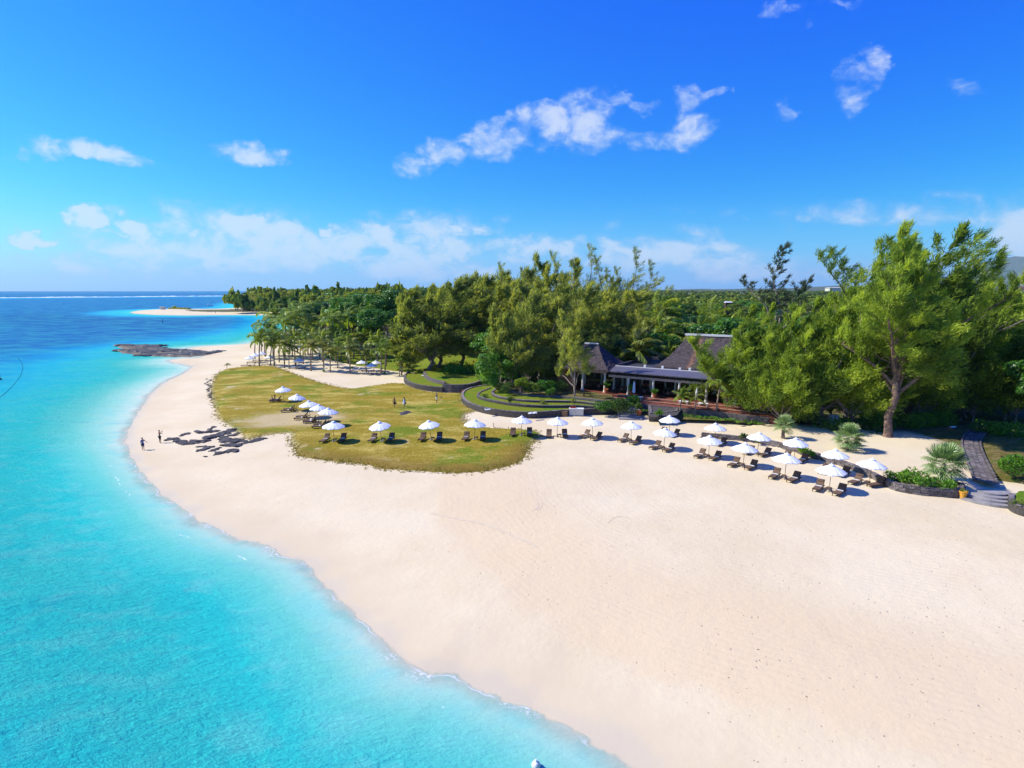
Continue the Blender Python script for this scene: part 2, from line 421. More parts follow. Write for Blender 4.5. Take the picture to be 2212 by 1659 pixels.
def mat_sand():
    m = bpy.data.materials.new('coral_sand'); m.use_nodes = True; k = N(m.node_tree)
    g = k.n('ShaderNodeNewGeometry'); pos = g.outputs['Position']
    s = k.n('ShaderNodeAttribute', attribute_name='shore').outputs['Fac']
    tr = k.n('ShaderNodeAttribute', attribute_name='track').outputs['Fac']
    fo = k.n('ShaderNodeAttribute', attribute_name='forest').outputs['Fac']
    big = k.noise(pos, 0.09, 5, 0.6)
    fine = k.noise(pos, 5.0, 5, 0.7)
    grain = k.noise(pos, 22.0, 4, 0.8)
    c = k.mix(k.ss(big, 0.35, 0.68), (0.655, 0.55, 0.37), (0.61, 0.49, 0.31))
    # combed swath curving across the beach
    trn = k.math('ADD', tr, k.math('MULTIPLY', k.math('SUBTRACT', k.noise(pos, 0.35, 4), 0.5), 5.0))
    sw = k.math('MULTIPLY', k.ss(trn, -7.0, -5.0), k.ss(trn, 2.0, 9.0, 1, 0))
    wv = k.math('SINE', k.math('MULTIPLY', k.math('ADD', tr, k.math('MULTIPLY', k.noise(pos, 0.07, 2), 2.5)), 11.0))
    wv = k.math('MULTIPLY', wv, k.ss(k.noise(pos, 0.25, 4), 0.38, 0.60))
    c = k.mix(k.math('MULTIPLY', sw, 0.8), c, (0.62, 0.48, 0.30))
    c = k.mix(k.math('MULTIPLY', k.ss(wv, 0.2, 0.9), k.math('MULTIPLY', k.ss(tr, -8, -4), 0.11)), c, (0.45, 0.34, 0.24))
    c = k.mix(k.ss(fine, 0.55, 0.8, 0, 0.22), c, (0.48, 0.38, 0.29))
    c = k.mix(k.ss(grain, 0.5, 0.85, 0, 0.25), c, (0.72, 0.64, 0.50))
    # pock marks: footprints and crab holes
    vor = k.n('ShaderNodeTexVoronoi', feature='F1'); k.link(pos, vor.inputs['Vector']); vor.inputs['Scale'].default_value = 1.9
    vor.inputs['Randomness'].default_value = 1.0
    area = k.math('MULTIPLY', k.ss(k.noise(pos, 0.16, 3), 0.42, 0.60), k.ss(vor.outputs['Color'], 0.45, 0.75))
    foot = k.math('MULTIPLY', k.ss(vor.outputs['Distance'], 0.05, 0.20, 1, 0), k.math('MULTIPLY', area, k.ss(s, 5, 9)))
    c = k.mix(k.math('MULTIPLY', foot, 0.55), c, (0.33, 0.25, 0.18))
    # wet sand by the water
    sn = k.math('ADD', s, k.math('MULTIPLY', k.math('SUBTRACT', k.noise(pos, 0.30, 3), 0.5), 4.5))
    damp = k.ss(sn, 0.5, 6.5, 1, 0)
    c = k.mix(k.math('MULTIPLY', damp, 0.45), c, (0.50, 0.395, 0.26))
    wet = k.ss(sn, -0.3, 1.6, 1, 0)
    c = k.mix(k.math('MULTIPLY', wet, 0.75), c, (0.52, 0.44, 0.32))
    # soil and leaf litter inland
    lit = k.mix(k.ss(k.noise(pos, 0.5, 5), 0.4, 0.6), (0.10, 0.075, 0.045), (0.09, 0.12, 0.03))
    fon = k.math('ADD', fo, k.math('MULTIPLY', k.math('SUBTRACT', k.noise(pos, 0.25, 5), 0.5), 6.0))
    c = k.mix(k.ss(fon, -1.0, 2.0), c, lit)
    b = k.n('ShaderNodeBsdfPrincipled'); k.link(c, b.inputs['Base Color'])
    k.link(k.math('SUBTRACT', 0.95, k.math('MULTIPLY', wet, 0.45)), b.inputs['Roughness']); b.inputs['Specular IOR Level'].default_value = 0.2
    h = k.math('ADD', k.math('MULTIPLY', k.noise(pos, 2.4, 6, 0.7), 0.055), k.math('MULTIPLY', foot, -0.07))
    h = k.math('ADD', h, k.math('MULTIPLY', wv, k.math('MULTIPLY', k.ss(tr, -8, -4), 0.0025)))
    h = k.math('ADD', h, k.math('MULTIPLY', k.noise(pos, 0.5, 3), 0.12))
    h = k.math('MULTIPLY', h, k.math('SUBTRACT', 1.0, k.math('MULTIPLY', damp, 0.75)))
    bp = k.n('ShaderNodeBump'); bp.inputs['Strength'].default_value = 0.55; bp.inputs['Distance'].default_value = 1.0
    k.link(h, bp.inputs['Height']); k.link(bp.outputs[0], b.inputs['Normal'])
    o = k.n('ShaderNodeOutputMaterial'); k.link(b.outputs[0], o.inputs[0])
    return m

# forest floor region (leaf litter instead of sand)
FOREST = ats([(640,700),(700,765),(760,772),(850,780)]) + ats([(890,800),(1000,835),(1060,850)]) + ats([(1330,880),(1400,905),(1573,904),(1650,912),(1700,925),(1800,930),(1990,945)]) + ats([(2060,985),(2080,1020)], 1.6) + [(66,56),(110,56),(900,300),(40000,20000),(-700,20000)] + ats([(620,650),(600,664)])
X, Y, Q = polar_grid(440, 520, 5.0, 30000.0)
Z, SD = hgt(X, Y)
P2 = np.stack([X, Y], 1)
ct = seg_dist(P2, TRACK, False)
side = np.zeros(len(P2))
A_, B_ = np.array(TRACK[:-1]), np.array(TRACK[1:])
best = np.full(len(P2), 1e18)
for a, b in zip(A_, B_):
    ab = b - a; t = np.clip(((P2 - a) @ ab) / (ab @ ab), 0, 1); q = P2 - a - t[:, None]*ab; d = (q*q).sum(1)
    sg = np.sign(ab[0]*q[:, 1] - ab[1]*q[:, 0]); m = d < best; side[m] = sg[m]; best[m] = d[m]
TRK = ct * side
FO = sdist(P2, FOREST)
far_in = (Y > 430) & (SD > 45)
FO = np.where(far_in, np.maximum(FO, (SD - 45) * 0.3), FO)
sdf = SD[Q].max(1)
co, q2, at2 = compact(np.stack([X, Y, Z], 1), Q, sdf > -45, dict(shore=SD, track=TRK, forest=FO))
beach = link('beach_sand', mesh_np('beach_sand', co, quads=q2, mat=mat_sand(), attrs=at2, smooth=True)); tag(beach, kind='structure')

# ------------------------------------------------------------------ sea
def mat_sea():
    m = bpy.data.materials.new('lagoon_water'); m.use_nodes = True; k = N(m.node_tree)
    g = k.n('ShaderNodeNewGeometry'); pos = g.outputs['Position']
    s = k.n('ShaderNodeAttribute', attribute_name='shore').outputs['Fac']
    dp = k.n('ShaderNodeAttribute', attribute_name='deep').outputs['Fac']
    w = k.math('MULTIPLY', s, -1.0)
    n1 = k.noise(pos, 0.20, 4, 0.6); n2 = k.noise(pos, 1.1, 4, 0.6)
    lap = k.math('ADD', k.math('MULTIPLY', k.math('SUBTRACT', n1, 0.5), 2.8), k.math('MULTIPLY', k.math('SUBTRACT', n2, 0.5), 0.45))
    wn = k.math('ADD', w, lap)
    r = k.n('ShaderNodeValToRGB'); k.link(k.math('ADD', dp, k.math('MULTIPLY', k.math('SUBTRACT', k.noise(pos, 0.035, 5, 0.6), 0.5), 0.10)), r.inputs[0])
    e = r.color_ramp.elements
    e[0].position = 0.0; e[0].color = (0.60, 0.57, 0.44, 1)
    e[1].position = 1.0; e[1].color = (0.006, 0.065, 0.24, 1)
    for p_, c_ in ((0.022, (0.50, 0.58, 0.46)), (0.06, (0.31, 0.54, 0.43)), (0.12, (0.13, 0.50, 0.40)), (0.21, (0.024, 0.48, 0.43)), (0.40, (0.009, 0.41, 0.54)), (0.55, (0.006, 0.26, 0.51)), (0.72, (0.010, 0.125, 0.36))):
        x = e.new(p_); x.color = (*c_, 1)
    c = r.outputs[0]
    # caustic light net painted as pale lines, and weed seen through the water
    caustics = k.n('ShaderNodeTexVoronoi', feature='SMOOTH_F1'); 
    k.link(k.mapping(k.vmath('ADD', pos, k.mapping(k.noise(pos, 0.7, 2, out=1), scale=(2.2, 2.2, 0))), scale=(0.55, 1.0, 0), rot=(0, 0, 0.5)), caustics.inputs['Vector']); caustics.inputs['Scale'].default_value = 0.9
    nearf = k.ss(w, 45, 2)
    c = k.mix(k.math('MULTIPLY', k.ss(caustics.outputs['Distance'], 0.35, 0.8), k.math('MULTIPLY', nearf, 0.45)), c, (0.16, 0.52, 0.46))
    c = k.mix(k.ss(k.noise(k.mapping(pos, scale=(0.25, 0.6, 1), rot=(0, 0, 0.35)), 0.35, 6, 0.65), 0.52, 0.72, 0, 0.22), c, (0.004, 0.20, 0.30))
    pat = k.noise(k.mapping(pos, scale=(0.6, 1, 1), rot=(0, 0, 0.6)), 0.10, 6, 0.7)
    c = k.mix(k.math('MULTIPLY', k.ss(pat, 0.40, 0.62), k.ss(w, 4, 14, 0, 0.35)), c, (0.06, 0.52, 0.41))
    stre = k.noise(k.mapping(pos, scale=(0.12, 0.9, 1), rot=(0, 0, 0.1)), 0.22, 7, 0.75)
    c = k.mix(k.math('MULTIPLY', k.ss(stre, 0.46, 0.66), k.ss(w, 30, 120, 0, 0.30)), c, (0.03, 0.26, 0.50))
    c = k.mix(k.math('MULTIPLY', k.ss(stre, 0.34, 0.50, 1, 0), k.ss(w, 30, 120, 0, 0.35)), c, (0.004, 0.07, 0.26))
    # foam: thin broken lines at the edge of each lap of water
    line = k.math('ABSOLUTE', k.math('SUBTRACT', wn, 0.35))
    brk = k.ss(k.noise(pos, 0.33, 3, 0.6), 0.50, 0.60)
    f1 = k.math('MULTIPLY', k.ss(line, 0.02, 0.10, 1, 0), k.math('MULTIPLY', brk, 0.8))
    lace = k.ss(k.noise(pos, 4.5, 3, 0.7), 0.50, 0.60)
    f2 = k.math('MULTIPLY', k.math('MULTIPLY', k.ss(wn, 0.15, 0.3), k.ss(wn, 0.4, 1.5, 1, 0)), k.math('MULTIPLY', lace, k.ss(k.noise(pos, 0.28, 2), 0.54, 0.62)))
    # sparse whitecaps farther out
    wc = k.math('MULTIPLY', k.ss(k.noise(k.mapping(pos, scale=(0.25, 0.7, 1)), 0.9, 5, 0.75), 0.735, 0.78), k.ss(w, 20, 80))
    l3 = k.math('ABSOLUTE', k.math('SUBTRACT', wn, k.math('ADD', 2.1, k.math('MULTIPLY', n1, 1.2))))
    f3 = k.math('MULTIPLY', k.ss(l3, 0.02, 0.13, 1, 0), k.math('MULTIPLY', k.ss(k.noise(pos, 0.24, 3, 0.6, 0.0), 0.56, 0.63), k.ss(k.noise(pos, 3.0, 3), 0.4, 0.55)))
    foam = k.math('MAXIMUM', k.math('MAXIMUM', k.math('MAXIMUM', f1, f2), f3), wc)
    foam = k.math('MULTIPLY', foam, 0.85)
    c = k.mix(foam, c, (0.80, 0.82, 0.84))
    b = k.n('ShaderNodeBsdfPrincipled'); k.link(c, b.inputs['Base Color'])
    b.inputs['Roughness'].default_value = 0.9; b.inputs['Specular IOR Level'].default_value = 0.0
    gl = k.n('ShaderNodeBsdfGlossy'); gl.inputs['Roughness'].default_value = 0.10; gl.inputs['Color'].default_value = (.8, .8, .8, 1); fr = k.n('ShaderNodeFresnel'); fr.inputs[0].default_value = 1.33
    dist = k.vmath('LENGTH', pos)
    hn = k.noise(k.mapping(pos, scale=(0.6, 1.5, 1), rot=(0, 0, 0.42)), 1.5, 5, 0.66, 0.1)
    h2 = k.noise(k.mapping(pos, scale=(0.5, 1.6, 1), rot=(0, 0, 0.42)), 0.16, 2, 0.5, 0.6)
    hn2 = k.noise(k.mapping(pos, scale=(0.8, 1.5, 1), rot=(0, 0, 0.5)), 4.5, 4, 0.7, 0.2)
    hh = k.math('ADD', k.math('ADD', k.math('MULTIPLY', hn, 0.50), k.math('MULTIPLY', hn2, 0.20)), k.math('MULTIPLY', h2, 0.5))
    hh = k.math('MULTIPLY', hh, k.ss(w, 0.0, 14.0, 0.12, 1.0))
    bp = k.n('ShaderNodeBump'); bp.inputs['Strength'].default_value = 1.0; bp.inputs['Distance'].default_value = 1.0
    k.link(hh, bp.inputs['Height']); k.link(bp.outputs[0], b.inputs['Normal']); bg2 = k.n('ShaderNodeBump'); bg2.inputs['Strength'].default_value = 0.075; bg2.inputs['Distance'].default_value = 1.0; k.link(hh, bg2.inputs['Height']); k.link(bg2.outputs[0], gl.inputs['Normal']); k.link(bg2.outputs[0], fr.inputs['Normal'])
    wmx = k.n('ShaderNodeMixShader'); k.link(k.math('MINIMUM', fr.outputs[0], 0.09), wmx.inputs[0]); k.link(b.outputs[0], wmx.inputs[1]); k.link(gl.outputs[0], wmx.inputs[2])
    tr = k.n('ShaderNodeBsdfTransparent')
    al = k.ss(wn, 0.0, 1.6, 0.55, 1.0)
    al = k.math('MULTIPLY', al, k.ss(wn, 0.0, 0.35))
    al = k.math('MAXIMUM', al, foam)
    mx = k.n('ShaderNodeMixShader'); k.link(al, mx.inputs[0]); k.link(tr.outputs[0], mx.inputs[1]); k.link(wmx.outputs[0], mx.inputs[2])
    o = k.n('ShaderNodeOutputMaterial'); k.link(mx.outputs[0], o.inputs[0])
    return m
X, Y, Q = polar_grid(330, 430, 5.0, 40000.0, -66, 66)
P2 = np.stack([X, Y], 1); SDw = sdist(P2, SHORE); W = -SDw
# tone by depth: shallow shelf near the beach, deeper lagoon beyond the line of floats, reef flat, open sea
wide = sstep(Y, 62, 105) * (Y < 500)
d1 = 0.21 * np.clip((W + 0.5) / (8 + 10 * wide), 0, 1) ** 0.9 + 0.08 * sstep(W, 6, 50) + 0.13 * sstep(Y, 50, 125) * sstep(W, 8, 50)
ang = X / np.maximum(Y, 1)
edge = 165 + 40 * np.sin(ang * 9) + (ang + 0.87) * 10
d2 = 0.33 * sstep(Y, edge - 75, edge + 130) * sstep(W, 4, 70)
bay = (X > -175) & (Y > 180) & (Y < 520)
d3 = 0.10 * sstep(Y, 260, 420)
dpt = d1 + d2 + d3
dpt = np.where(Y > 560, np.clip(dpt, 0, 0.78) , dpt)
ar = Y + 0.0
reefY = 1620 + 950 * sstep(X, -1700, -900)
dpt = dpt - 0.25 * sstep(Y, reefY - 900, reefY - 250) * (Y < 9000)
dpt = np.where(Y > reefY + 40, 0.86, dpt)
co, q2, at2 = compact(np.stack([X, Y, np.zeros_like(X)], 1), Q, SDw[Q].min(1) < 4.0, dict(shore=SDw, deep=np.clip(dpt, 0, 1)))
sea = link('sea_water', mesh_np('sea_water', co, quads=q2, mat=mat_sea(), attrs=at2, smooth=True)); tag(sea, kind='structure')

# breakers on the outer reef
xs = np.linspace(-2600, -700, 420); V = []; F = []
for i, x in enumerate(xs):
    y = 1620 + 950 * float(sstep(np.array([x]), -1700, -900)[0]) + 30*math.sin(x*.011) + random.uniform(-9, 9)
    hgt_ = max(0.2, 2.6 * (0.35 + 0.65*abs(math.sin(x*0.013 + 2*math.sin(x*.004)))) * random.uniform(0.6, 1.25)) 
    wd = random.uniform(18, 34)
    V += [(x, y - wd, -0.1), (x, y - wd*0.3, hgt_*0.6), (x, y, hgt_), (x, y + 12, -0.1)]
    if i: b = 4*i; F += [(b-4, b, b+1, b-3), (b-3, b+1, b+2, b-2), (b-2, b+2, b+3, b-1)]
M['foam'] = mat_simple('surf_foam', (0.82, 0.84, 0.86), 0.9, (0.62, 0.72, 0.78), 0.05)
surf = link('reef_surf', mesh_np('reef_surf', V, polys=F, mat=M['foam'])); tag(surf, kind='structure')

# ------------------------------------------------------------------ lawns
def resample(poly, step, jit=0.0, closed=True):
    out = []
    n = len(poly)
    for i in range(n if closed else n - 1):
        a = np.array(poly[i]); b = np.array(poly[(i+1) % n]); L = np.linalg.norm(b-a); m = max(1, int(L/step))
        nrm = np.array([-(b-a)[1], (b-a)[0]]) / max(L, 1e-6)
        for j in range(m):
            out.append(tuple(a + (b-a)*j/m + nrm*random.uniform(-jit, jit)))
    if not closed: out.append(tuple(poly[-1]))
    return out
def smooth_poly(poly, it=2, closed=True):
    P = [np.array(p) for p in poly]
    for _ in range(it):
        Q_ = []
        n = len(P)
        if not closed: Q_.append(P[0])
        for i in range(n if closed else n-1):
            a, b = P[i], P[(i+1) % n]
            Q_ += [a*.75+b*.25, a*.25+b*.75]
        if not closed: Q_.append(P[-1])
        P = Q_
    return [tuple(p) for p in P]
def sheet(name, poly, res, zf, mat, skirt=0.25, rim=0.8, raise_=0.12, edge_attr=True):
    """a ground sheet cut to an outline; zf gives the height of the ground under it"""
    B = np.array(poly); lo, hi = B.min(0), B.max(0)
    gx, gy = np.meshgrid(np.arange(lo[0], hi[0], res), np.arange(lo[1], hi[1], res)); G = np.stack([gx.ravel(), gy.ravel()], 1)
    G = G + rng.uniform(-res*.25, res*.25, G.shape)
    sd = sdist(G, poly); G = G[sd > res*0.45]
    pts = [Vector(p) for p in np.vstack([B, G])]; nb = len(B)
    E = [(i, (i+1) % nb) for i in range(nb)]
    vc, _, fc, *_r = delaunay_2d_cdt(pts, E, [tuple(range(nb))], 1, 1e-5)
    VV = np.array([(v[0], v[1]) for v in vc]); sd = np.maximum(sdist(VV, poly), 0)
    sd = np.where(sd < 1e-3, 0, sd)
    zz = zf(VV[:, 0], VV[:, 1]) + raise_ * sstep(sd, 0, rim) + np.where(sd == 0, -skirt*0.2, 0.004)
    me = mesh_np(name, np.column_stack([VV, zz]), polys=[tuple(f) for f in fc], mat=mat, attrs=dict(edge=sd), smooth=True)
    return me
def mat_grass(name, a, b, c, brown=True, s1=0.10, dry=0.55):
    m = bpy.data.materials.new(name); m.use_nodes = True; k = N(m.node_tree)
    pos = k.n('ShaderNodeNewGeometry').outputs['Position']
    ed = k.n('ShaderNodeAttribute', attribute_name='edge').outputs['Fac']
    n1 = k.noise(pos, s1, 6, 0.65, 0.3); n2 = k.noise(k.mapping(pos, scale=(0.7, 1.3, 1), loc=(9, 3, 0)), s1*2.3, 7, 0.7); n3 = k.noise(pos, 3.5, 5, 0.75)
    cc = k.mix(k.ss(n1, 0.49, 0.60), b, a)
    cc = k.mix(k.math('MULTIPLY', k.ss(n2, dry - 0.05, dry + 0.13), 0.85), cc, c)
    cc = k.mix(k.ss(n3, 0.45, 0.70, 0, 0.65), cc, tuple(x*0.42 for x in b))
    cc = k.mix(k.ss(n3, 0.28, 0.5, 0.30, 0), cc, tuple(min(1, x*1.5) for x in c))
    if brown:
        y = k.n('ShaderNodeSeparateXYZ'); k.link(pos, y.inputs[0])
        fr = k.ss(k.math('ADD', y.outputs[1], k.math('MULTIPLY', n1, 8)), 72, 86, 1, 0)
        en = k.math('ADD', ed, k.math('MULTIPLY', k.math('SUBTRACT', n3, 0.5), 1.6))
        cc = k.mix(k.math('MULTIPLY', k.math('MULTIPLY', k.ss(en, 0.8, 4.6, 1, 0), fr), 0.62), cc, (0.20, 0.115, 0.03))
        wy = k.vmath('LENGTH', k.mapping(pos, scale=(0.11, 0.16, 0), loc=(-WORN[0]*0.11, -WORN[1]*0.16, 0)))
        worn = k.ss(k.math('ADD', wy, k.math('MULTIPLY', k.math('SUBTRACT', n2, 0.5), 2.2)), 0.5, 1.1, 1, 0)
        worn = k.math('MAXIMUM', worn, k.ss(k.noise(k.mapping(pos, loc=(5, 9, 0)), 0.16, 7, 0.75), 0.60, 0.68))
        cc = k.mix(k.math('MULTIPLY', worn, 0.75), cc, (0.60, 0.47, 0.27))
        cc = k.mix(k.math('MULTIPLY', k.ss(en, -0.3, 1.1, 1, 0), k.math('SUBTRACT', 1.0, fr)), cc, (0.58, 0.47, 0.27))
    bs = k.n('ShaderNodeBsdfPrincipled'); k.link(cc, bs.inputs['Base Color']); bs.inputs['Roughness'].default_value = 0.95; bs.inputs['Specular IOR Level'].default_value = 0.1
    bp = k.n('ShaderNodeBump'); bp.inputs['Strength'].default_value = 0.9; bp.inputs['Distance'].default_value = 0.25
    k.link(k.noise(pos, 4.0, 6, 0.75), bp.inputs['Height']); k.link(bp.outputs[0], bs.inputs['Normal'])
    o = k.n('ShaderNodeOutputMaterial'); k.link(bs.outputs[0], o.inputs[0])
    return m
WORN = at(636, 903, 1.3)
M['turf'] = mat_grass('dry_turf', (0.150, 0.205, 0.010), (0.300, 0.225, 0.022), (0.54, 0.41, 0.10), dry=0.52)
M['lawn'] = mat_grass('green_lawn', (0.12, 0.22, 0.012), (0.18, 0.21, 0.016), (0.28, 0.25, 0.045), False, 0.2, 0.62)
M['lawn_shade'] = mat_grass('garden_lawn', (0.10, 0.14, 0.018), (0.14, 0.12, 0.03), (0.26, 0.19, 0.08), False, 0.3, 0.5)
TURF_P = [(475,796),(458,816),(452,847),(463,888),(466,900),(484,912),(498,921),(521,941),(553,946),(571,938),(600,935),(628,934),(625,952),(636,960),(633,972),(642,983),(684,990),(738,997),(791,1002),(814,1010),(860,1014),(900,1016),(960,1020),(1000,1021),(1050,1018),(1100,1008),(1130,996),(1142,980),(1145,965),(1160,950),(1178,938),(1145,927),(1100,925),(1069,923),(1045,921),(1013,912),(1003,900),(1012,893),(1034,889),(1020,882),(1004,872),(1000,860),(1010,848),(980,849),(933,847),(894,839),(879,829),(844,827),(800,834),(755,841),(730,834),(684,824),(646,811),(613,797),(593,791),(562,790),(520,791)]
TURF = resample(smooth_poly(ats(TURF_P, 1.1), 1), 0.55, 0.10)
def zg(x, y): return hgt(x, y)[0]
turf = link('turf_patch', sheet('turf_patch', TURF, 0.9, zg, M['turf'], raise_=0.22, rim=1.2)); tag(turf, kind='structure')
# blades: ragged tufts over the turf, denser at its edge
def tufts(name, P, z, size, mat, n=5):
    P = np.repeat(P, n, 0) + rng.normal(0, 0.10, (len(P)*n, 2)); z = np.repeat(z, n)
    h = rng.uniform(0.5, 1.3, len(P))*size; w = size*0.28; a = rng.uniform(0, 2*np.pi, len(P))
    dx, dy = np.cos(a)*w, np.sin(a)*w; lean = rng.normal(0, 0.35, (len(P), 2))*size + np.array([0.25*size, 0])
    v0 = np.column_stack([P[:, 0]-dx, P[:, 1]-dy, z]); v1 = np.column_stack([P[:, 0]+dx, P[:, 1]+dy, z]); v2 = np.column_stack([P + lean, z+h])
    co = np.stack([v0, v1, v2], 1).reshape(-1, 3)
    t = np.repeat(rng.uniform(0, 1, len(P)), 3)
    return mesh_np(name, co, tris=np.arange(len(co)).reshape(-1, 3), mat=mat, attrs=dict(tint=t))
M['blade'] = mat_leaf('grass_blades', (0.20, 0.15, 0.03), (0.30, 0.28, 0.03), (0.52, 0.42, 0.13), 0.3)
B = np.array(TURF); lo, hi = B.min(0), B.max(0)
G = rng.uniform(lo, hi, (26000, 2)); s_ = sdist(G, TURF); G = G[(s_ > 0.05) & (rng.uniform(0, 1, len(G)) < np.where(s_ < 1.5, 1.0, 0.35))][:9000]
Eg = B[rng.integers(0, len(B), 2600)] + rng.normal(0, 0.35, (2600, 2)); Eg = Eg[(Eg[:, 1] < 80) | (rng.uniform(0, 1, len(Eg)) < .25)]
G = np.vstack([G, Eg]); 
gr = link('grass_blades', tufts('grass_blades', G, zg(G[:, 0], G[:, 1]) + 0.12*sstep(sdist(G, TURF), 0, 1.0), 0.17, M['blade'])); tag(gr, 'short dry grass blades over the turf patch and its ragged edge', 'grass', kind='stuff')

# green lawn and lit clearing behind the round terrace
LAWN_B = ats([(690,772),(760,790),(850,802),(900,806),(985,815),(1065,812),(1075,790),(1060,772),(1046,757),(960,750),(880,747),(800,752),(720,760)])
lb = link('back_lawn', sheet('back_lawn', resample(smooth_poly(LAWN_B, 1), 2.0), 3.0, zg, M['lawn'], raise_=0.14, rim=0.5)); tag(lb, kind='structure')
PATHB = ats([(1040,757),(1032,749),(1012,745),(990,744),(990,741),(1020,742),(1042,746),(1056,754)])
M['pathgrey'] = mat_simple('pale_path', (0.36, 0.32, 0.31), 0.9, (0.29, 0.26, 0.26), 0.8)
pb = link('garden_path', sheet('garden_path', resample(PATHB, 1.5), 2.5, zg, M['pathgrey'], raise_=0.10, rim=0.2, skirt=0)); tag(pb, kind='structure')

# ------------------------------------------------------------------ dry stone walls and terraces
STONES = []
for q in range(8):
    r_ = random.Random(q + 50)
    V = [(x*0.5*r_.uniform(.80, 1.0), y*0.5*r_.uniform(.8, 1.0), z*0.5*r_.uniform(.78, 1.0)) for x in (-1, 1) for y in (-1, 1) for z in (-1, 1)]
    STONES.append(mesh_np('stone', V, polys=[(0,1,3,2),(4,6,7,5),(0,4,5,1),(2,3,7,6),(0,2,6,4),(1,5,7,3)], mat=M['stone']))
def away(a, b):
    d = np.array(b) - np.array(a); n = np.array([-d[1], d[0]]) / max(np.linalg.norm(d), 1e-9)
    mid = (np.array(a) + np.array(b)) / 2
    return n if n @ mid > 0 else -n
def stone_wall(name, label, line, z0, z1, thick=0.45, single=False, sh=0.26, sl=0.46, group=None, maxn=290, coping=True, rnd=2):
    line = resample(smooth_poly(line, rnd, False), 0.9, 0, False)
    L = [np.array(p) for p in line]
    nr = []
    for i in range(len(L)):
        a = L[max(i-1, 0)]; b = L[min(i+1, len(L)-1)]; n = away(a, b)
        if nr and n @ nr[-1] < 0: n = -n
        nr.append(n)
    root = empty(name, (L[len(L)//2][0], L[len(L)//2][1], z0), 0, label, 'wall', group)
    ox = np.array([root.location.x, root.location.y, root.location.z])
    V = []; F = []
    for i, p in enumerate(L):
        q = p + nr[i]*thick; zb = z0 - 0.5
        V += [(p[0], p[1], zb), (p[0], p[1], z1), (q[0], q[1], z1), (q[0], q[1], zb)]
        if i:
            b = 4*i
            for k_ in range(4): F.append((b-4+k_, b+k_, b+(k_+1) % 4, b-4+(k_+1) % 4))
    F += [(0, 1, 2, 3), tuple(4*(len(L)-1)+k_ for k_ in (3, 2, 1, 0))]
    part('core', mesh_np('core', np.array(V) - ox, polys=F, mat=M['mortar']), root)
    # courses of stones on the outer face, and a row of cap stones
    mb = MB(); n = 0
    seg = np.array([np.linalg.norm(L[i+1]-L[i]) for i in range(len(L)-1)]); cum = np.concatenate([[0], np.cumsum(seg)]); T = cum[-1]
    def P_(s):
        i = min(np.searchsorted(cum, s, 'right')-1, len(L)-2); f = (s-cum[i])/max(seg[i], 1e-6)
        return L[i]*(1-f)+L[i+1]*f, nr[i]*(1-f)+nr[i+1]*f, L[i+1]-L[i]
    rows = max(1, round((z1-z0)/sh)); h = (z1-z0)/rows
    jobs = []
    for r in range(rows):
        s = random.uniform(-.2, 0)
        while s < T:
            w = sl*random.uniform(.6, 1.45); c = s+w/2
            if 0 < c < T:
                p, nn, d = P_(c); jobs.append((p + nn*0.05, z0+h*(r+.5)+random.uniform(-.02, .02), math.atan2(d[1], d[0]), (w*1.04, random.uniform(.20, .30), h*random.uniform(.92, 1.1)), random.uniform(-.05, .05)))
            s += w
    if coping:
        s = 0
        while s < T:
            w = sl*random.uniform(.7, 1.5); c = s+w/2
            if c < T:
                p, nn, d = P_(c); jobs.append((p + nn*(thick*.5), z1+0.03, math.atan2(d[1], d[0]), (w*1.02, thick*random.uniform(.95, 1.1), .14*random.uniform(.8, 1.2)), random.uniform(-.06, .06)))
            s += w
    if single:
        jobs.sort(key=lambda j: j[0][0]**2 + j[0][1]**2)
    extra = MB(); ne = 0
    for i, (p, z, rz, d, tl) in enumerate(jobs):
        if single and i < maxn:
            part('stone', STONES[i % 8], root, (p[0]-ox[0], p[1]-ox[1], z-ox[2]), (tl, tl*.6, rz), d)
        else:
            st = STONES[random.randrange(8)]; R = Matrix.Rotation(rz, 3, 'Z'); ne += 1
            extra.add([R @ Vector((v.co.x*d[0], v.co.y*d[1], v.co.z*d[2])) + Vector((p[0]-ox[0], p[1]-ox[1], z-ox[2])) for v in st.vertices], [tuple(pp.vertices) for pp in st.polygons])
    if ne:
        e = part('stone_facing', extra.mesh('stone_facing', M['stone']), root); tag(e, kind='stuff')
    return root
def flat(name, poly, z, mat, kind='structure', thick=None):
    """level ground held by a wall"""
    me = sheet(name, resample(poly, 1.2), 1.6, lambda x, y: np.full(np.shape(x), z), mat, skirt=0.0, rim=0.3, raise_=0.05)
    o = link(name, me); tag(o, kind=kind); return o

# round terrace by the palm grove
W1 = ats([(886,812),(878,817),(876,823),(880,830),(894,838),(912,842),(933,845),(958,847)])
W2 = ats([(958,847),(985,848.5),(1010,847.5),(1030,843),(1050,833),(1066,822)])
W3 = ats([(915,808),(918,817.5),(928,823.5),(943,828),(960,831.5)], 2.05)
stone_wall('terrace_wall', 'low curved basalt wall round the lawn terrace nearest the palm grove', W1, 1.1, 2.05, group='dark stone terrace walls')
stone_wall('terrace_wall', 'tallest curved dark stone wall, in shade behind the walkers', W2, 1.1, 2.62, group='dark stone terrace walls')
stone_wall('terrace_wall', 'short inner stone wall stepping up the round lawn terrace', W3, 2.05, 2.62, group='dark stone terrace walls')
flat('terrace_lawn', W1 + [W2[1]] + ats([(960,826),(930,810),(905,804),(892,806)], 2.05), 2.0, M['lawn'])
flat('terrace_lawn', W3 + W2[1:] + ats([(1066,800),(1010,792),(960,790),(915,798)], 2.6), 2.56, M['lawn'])
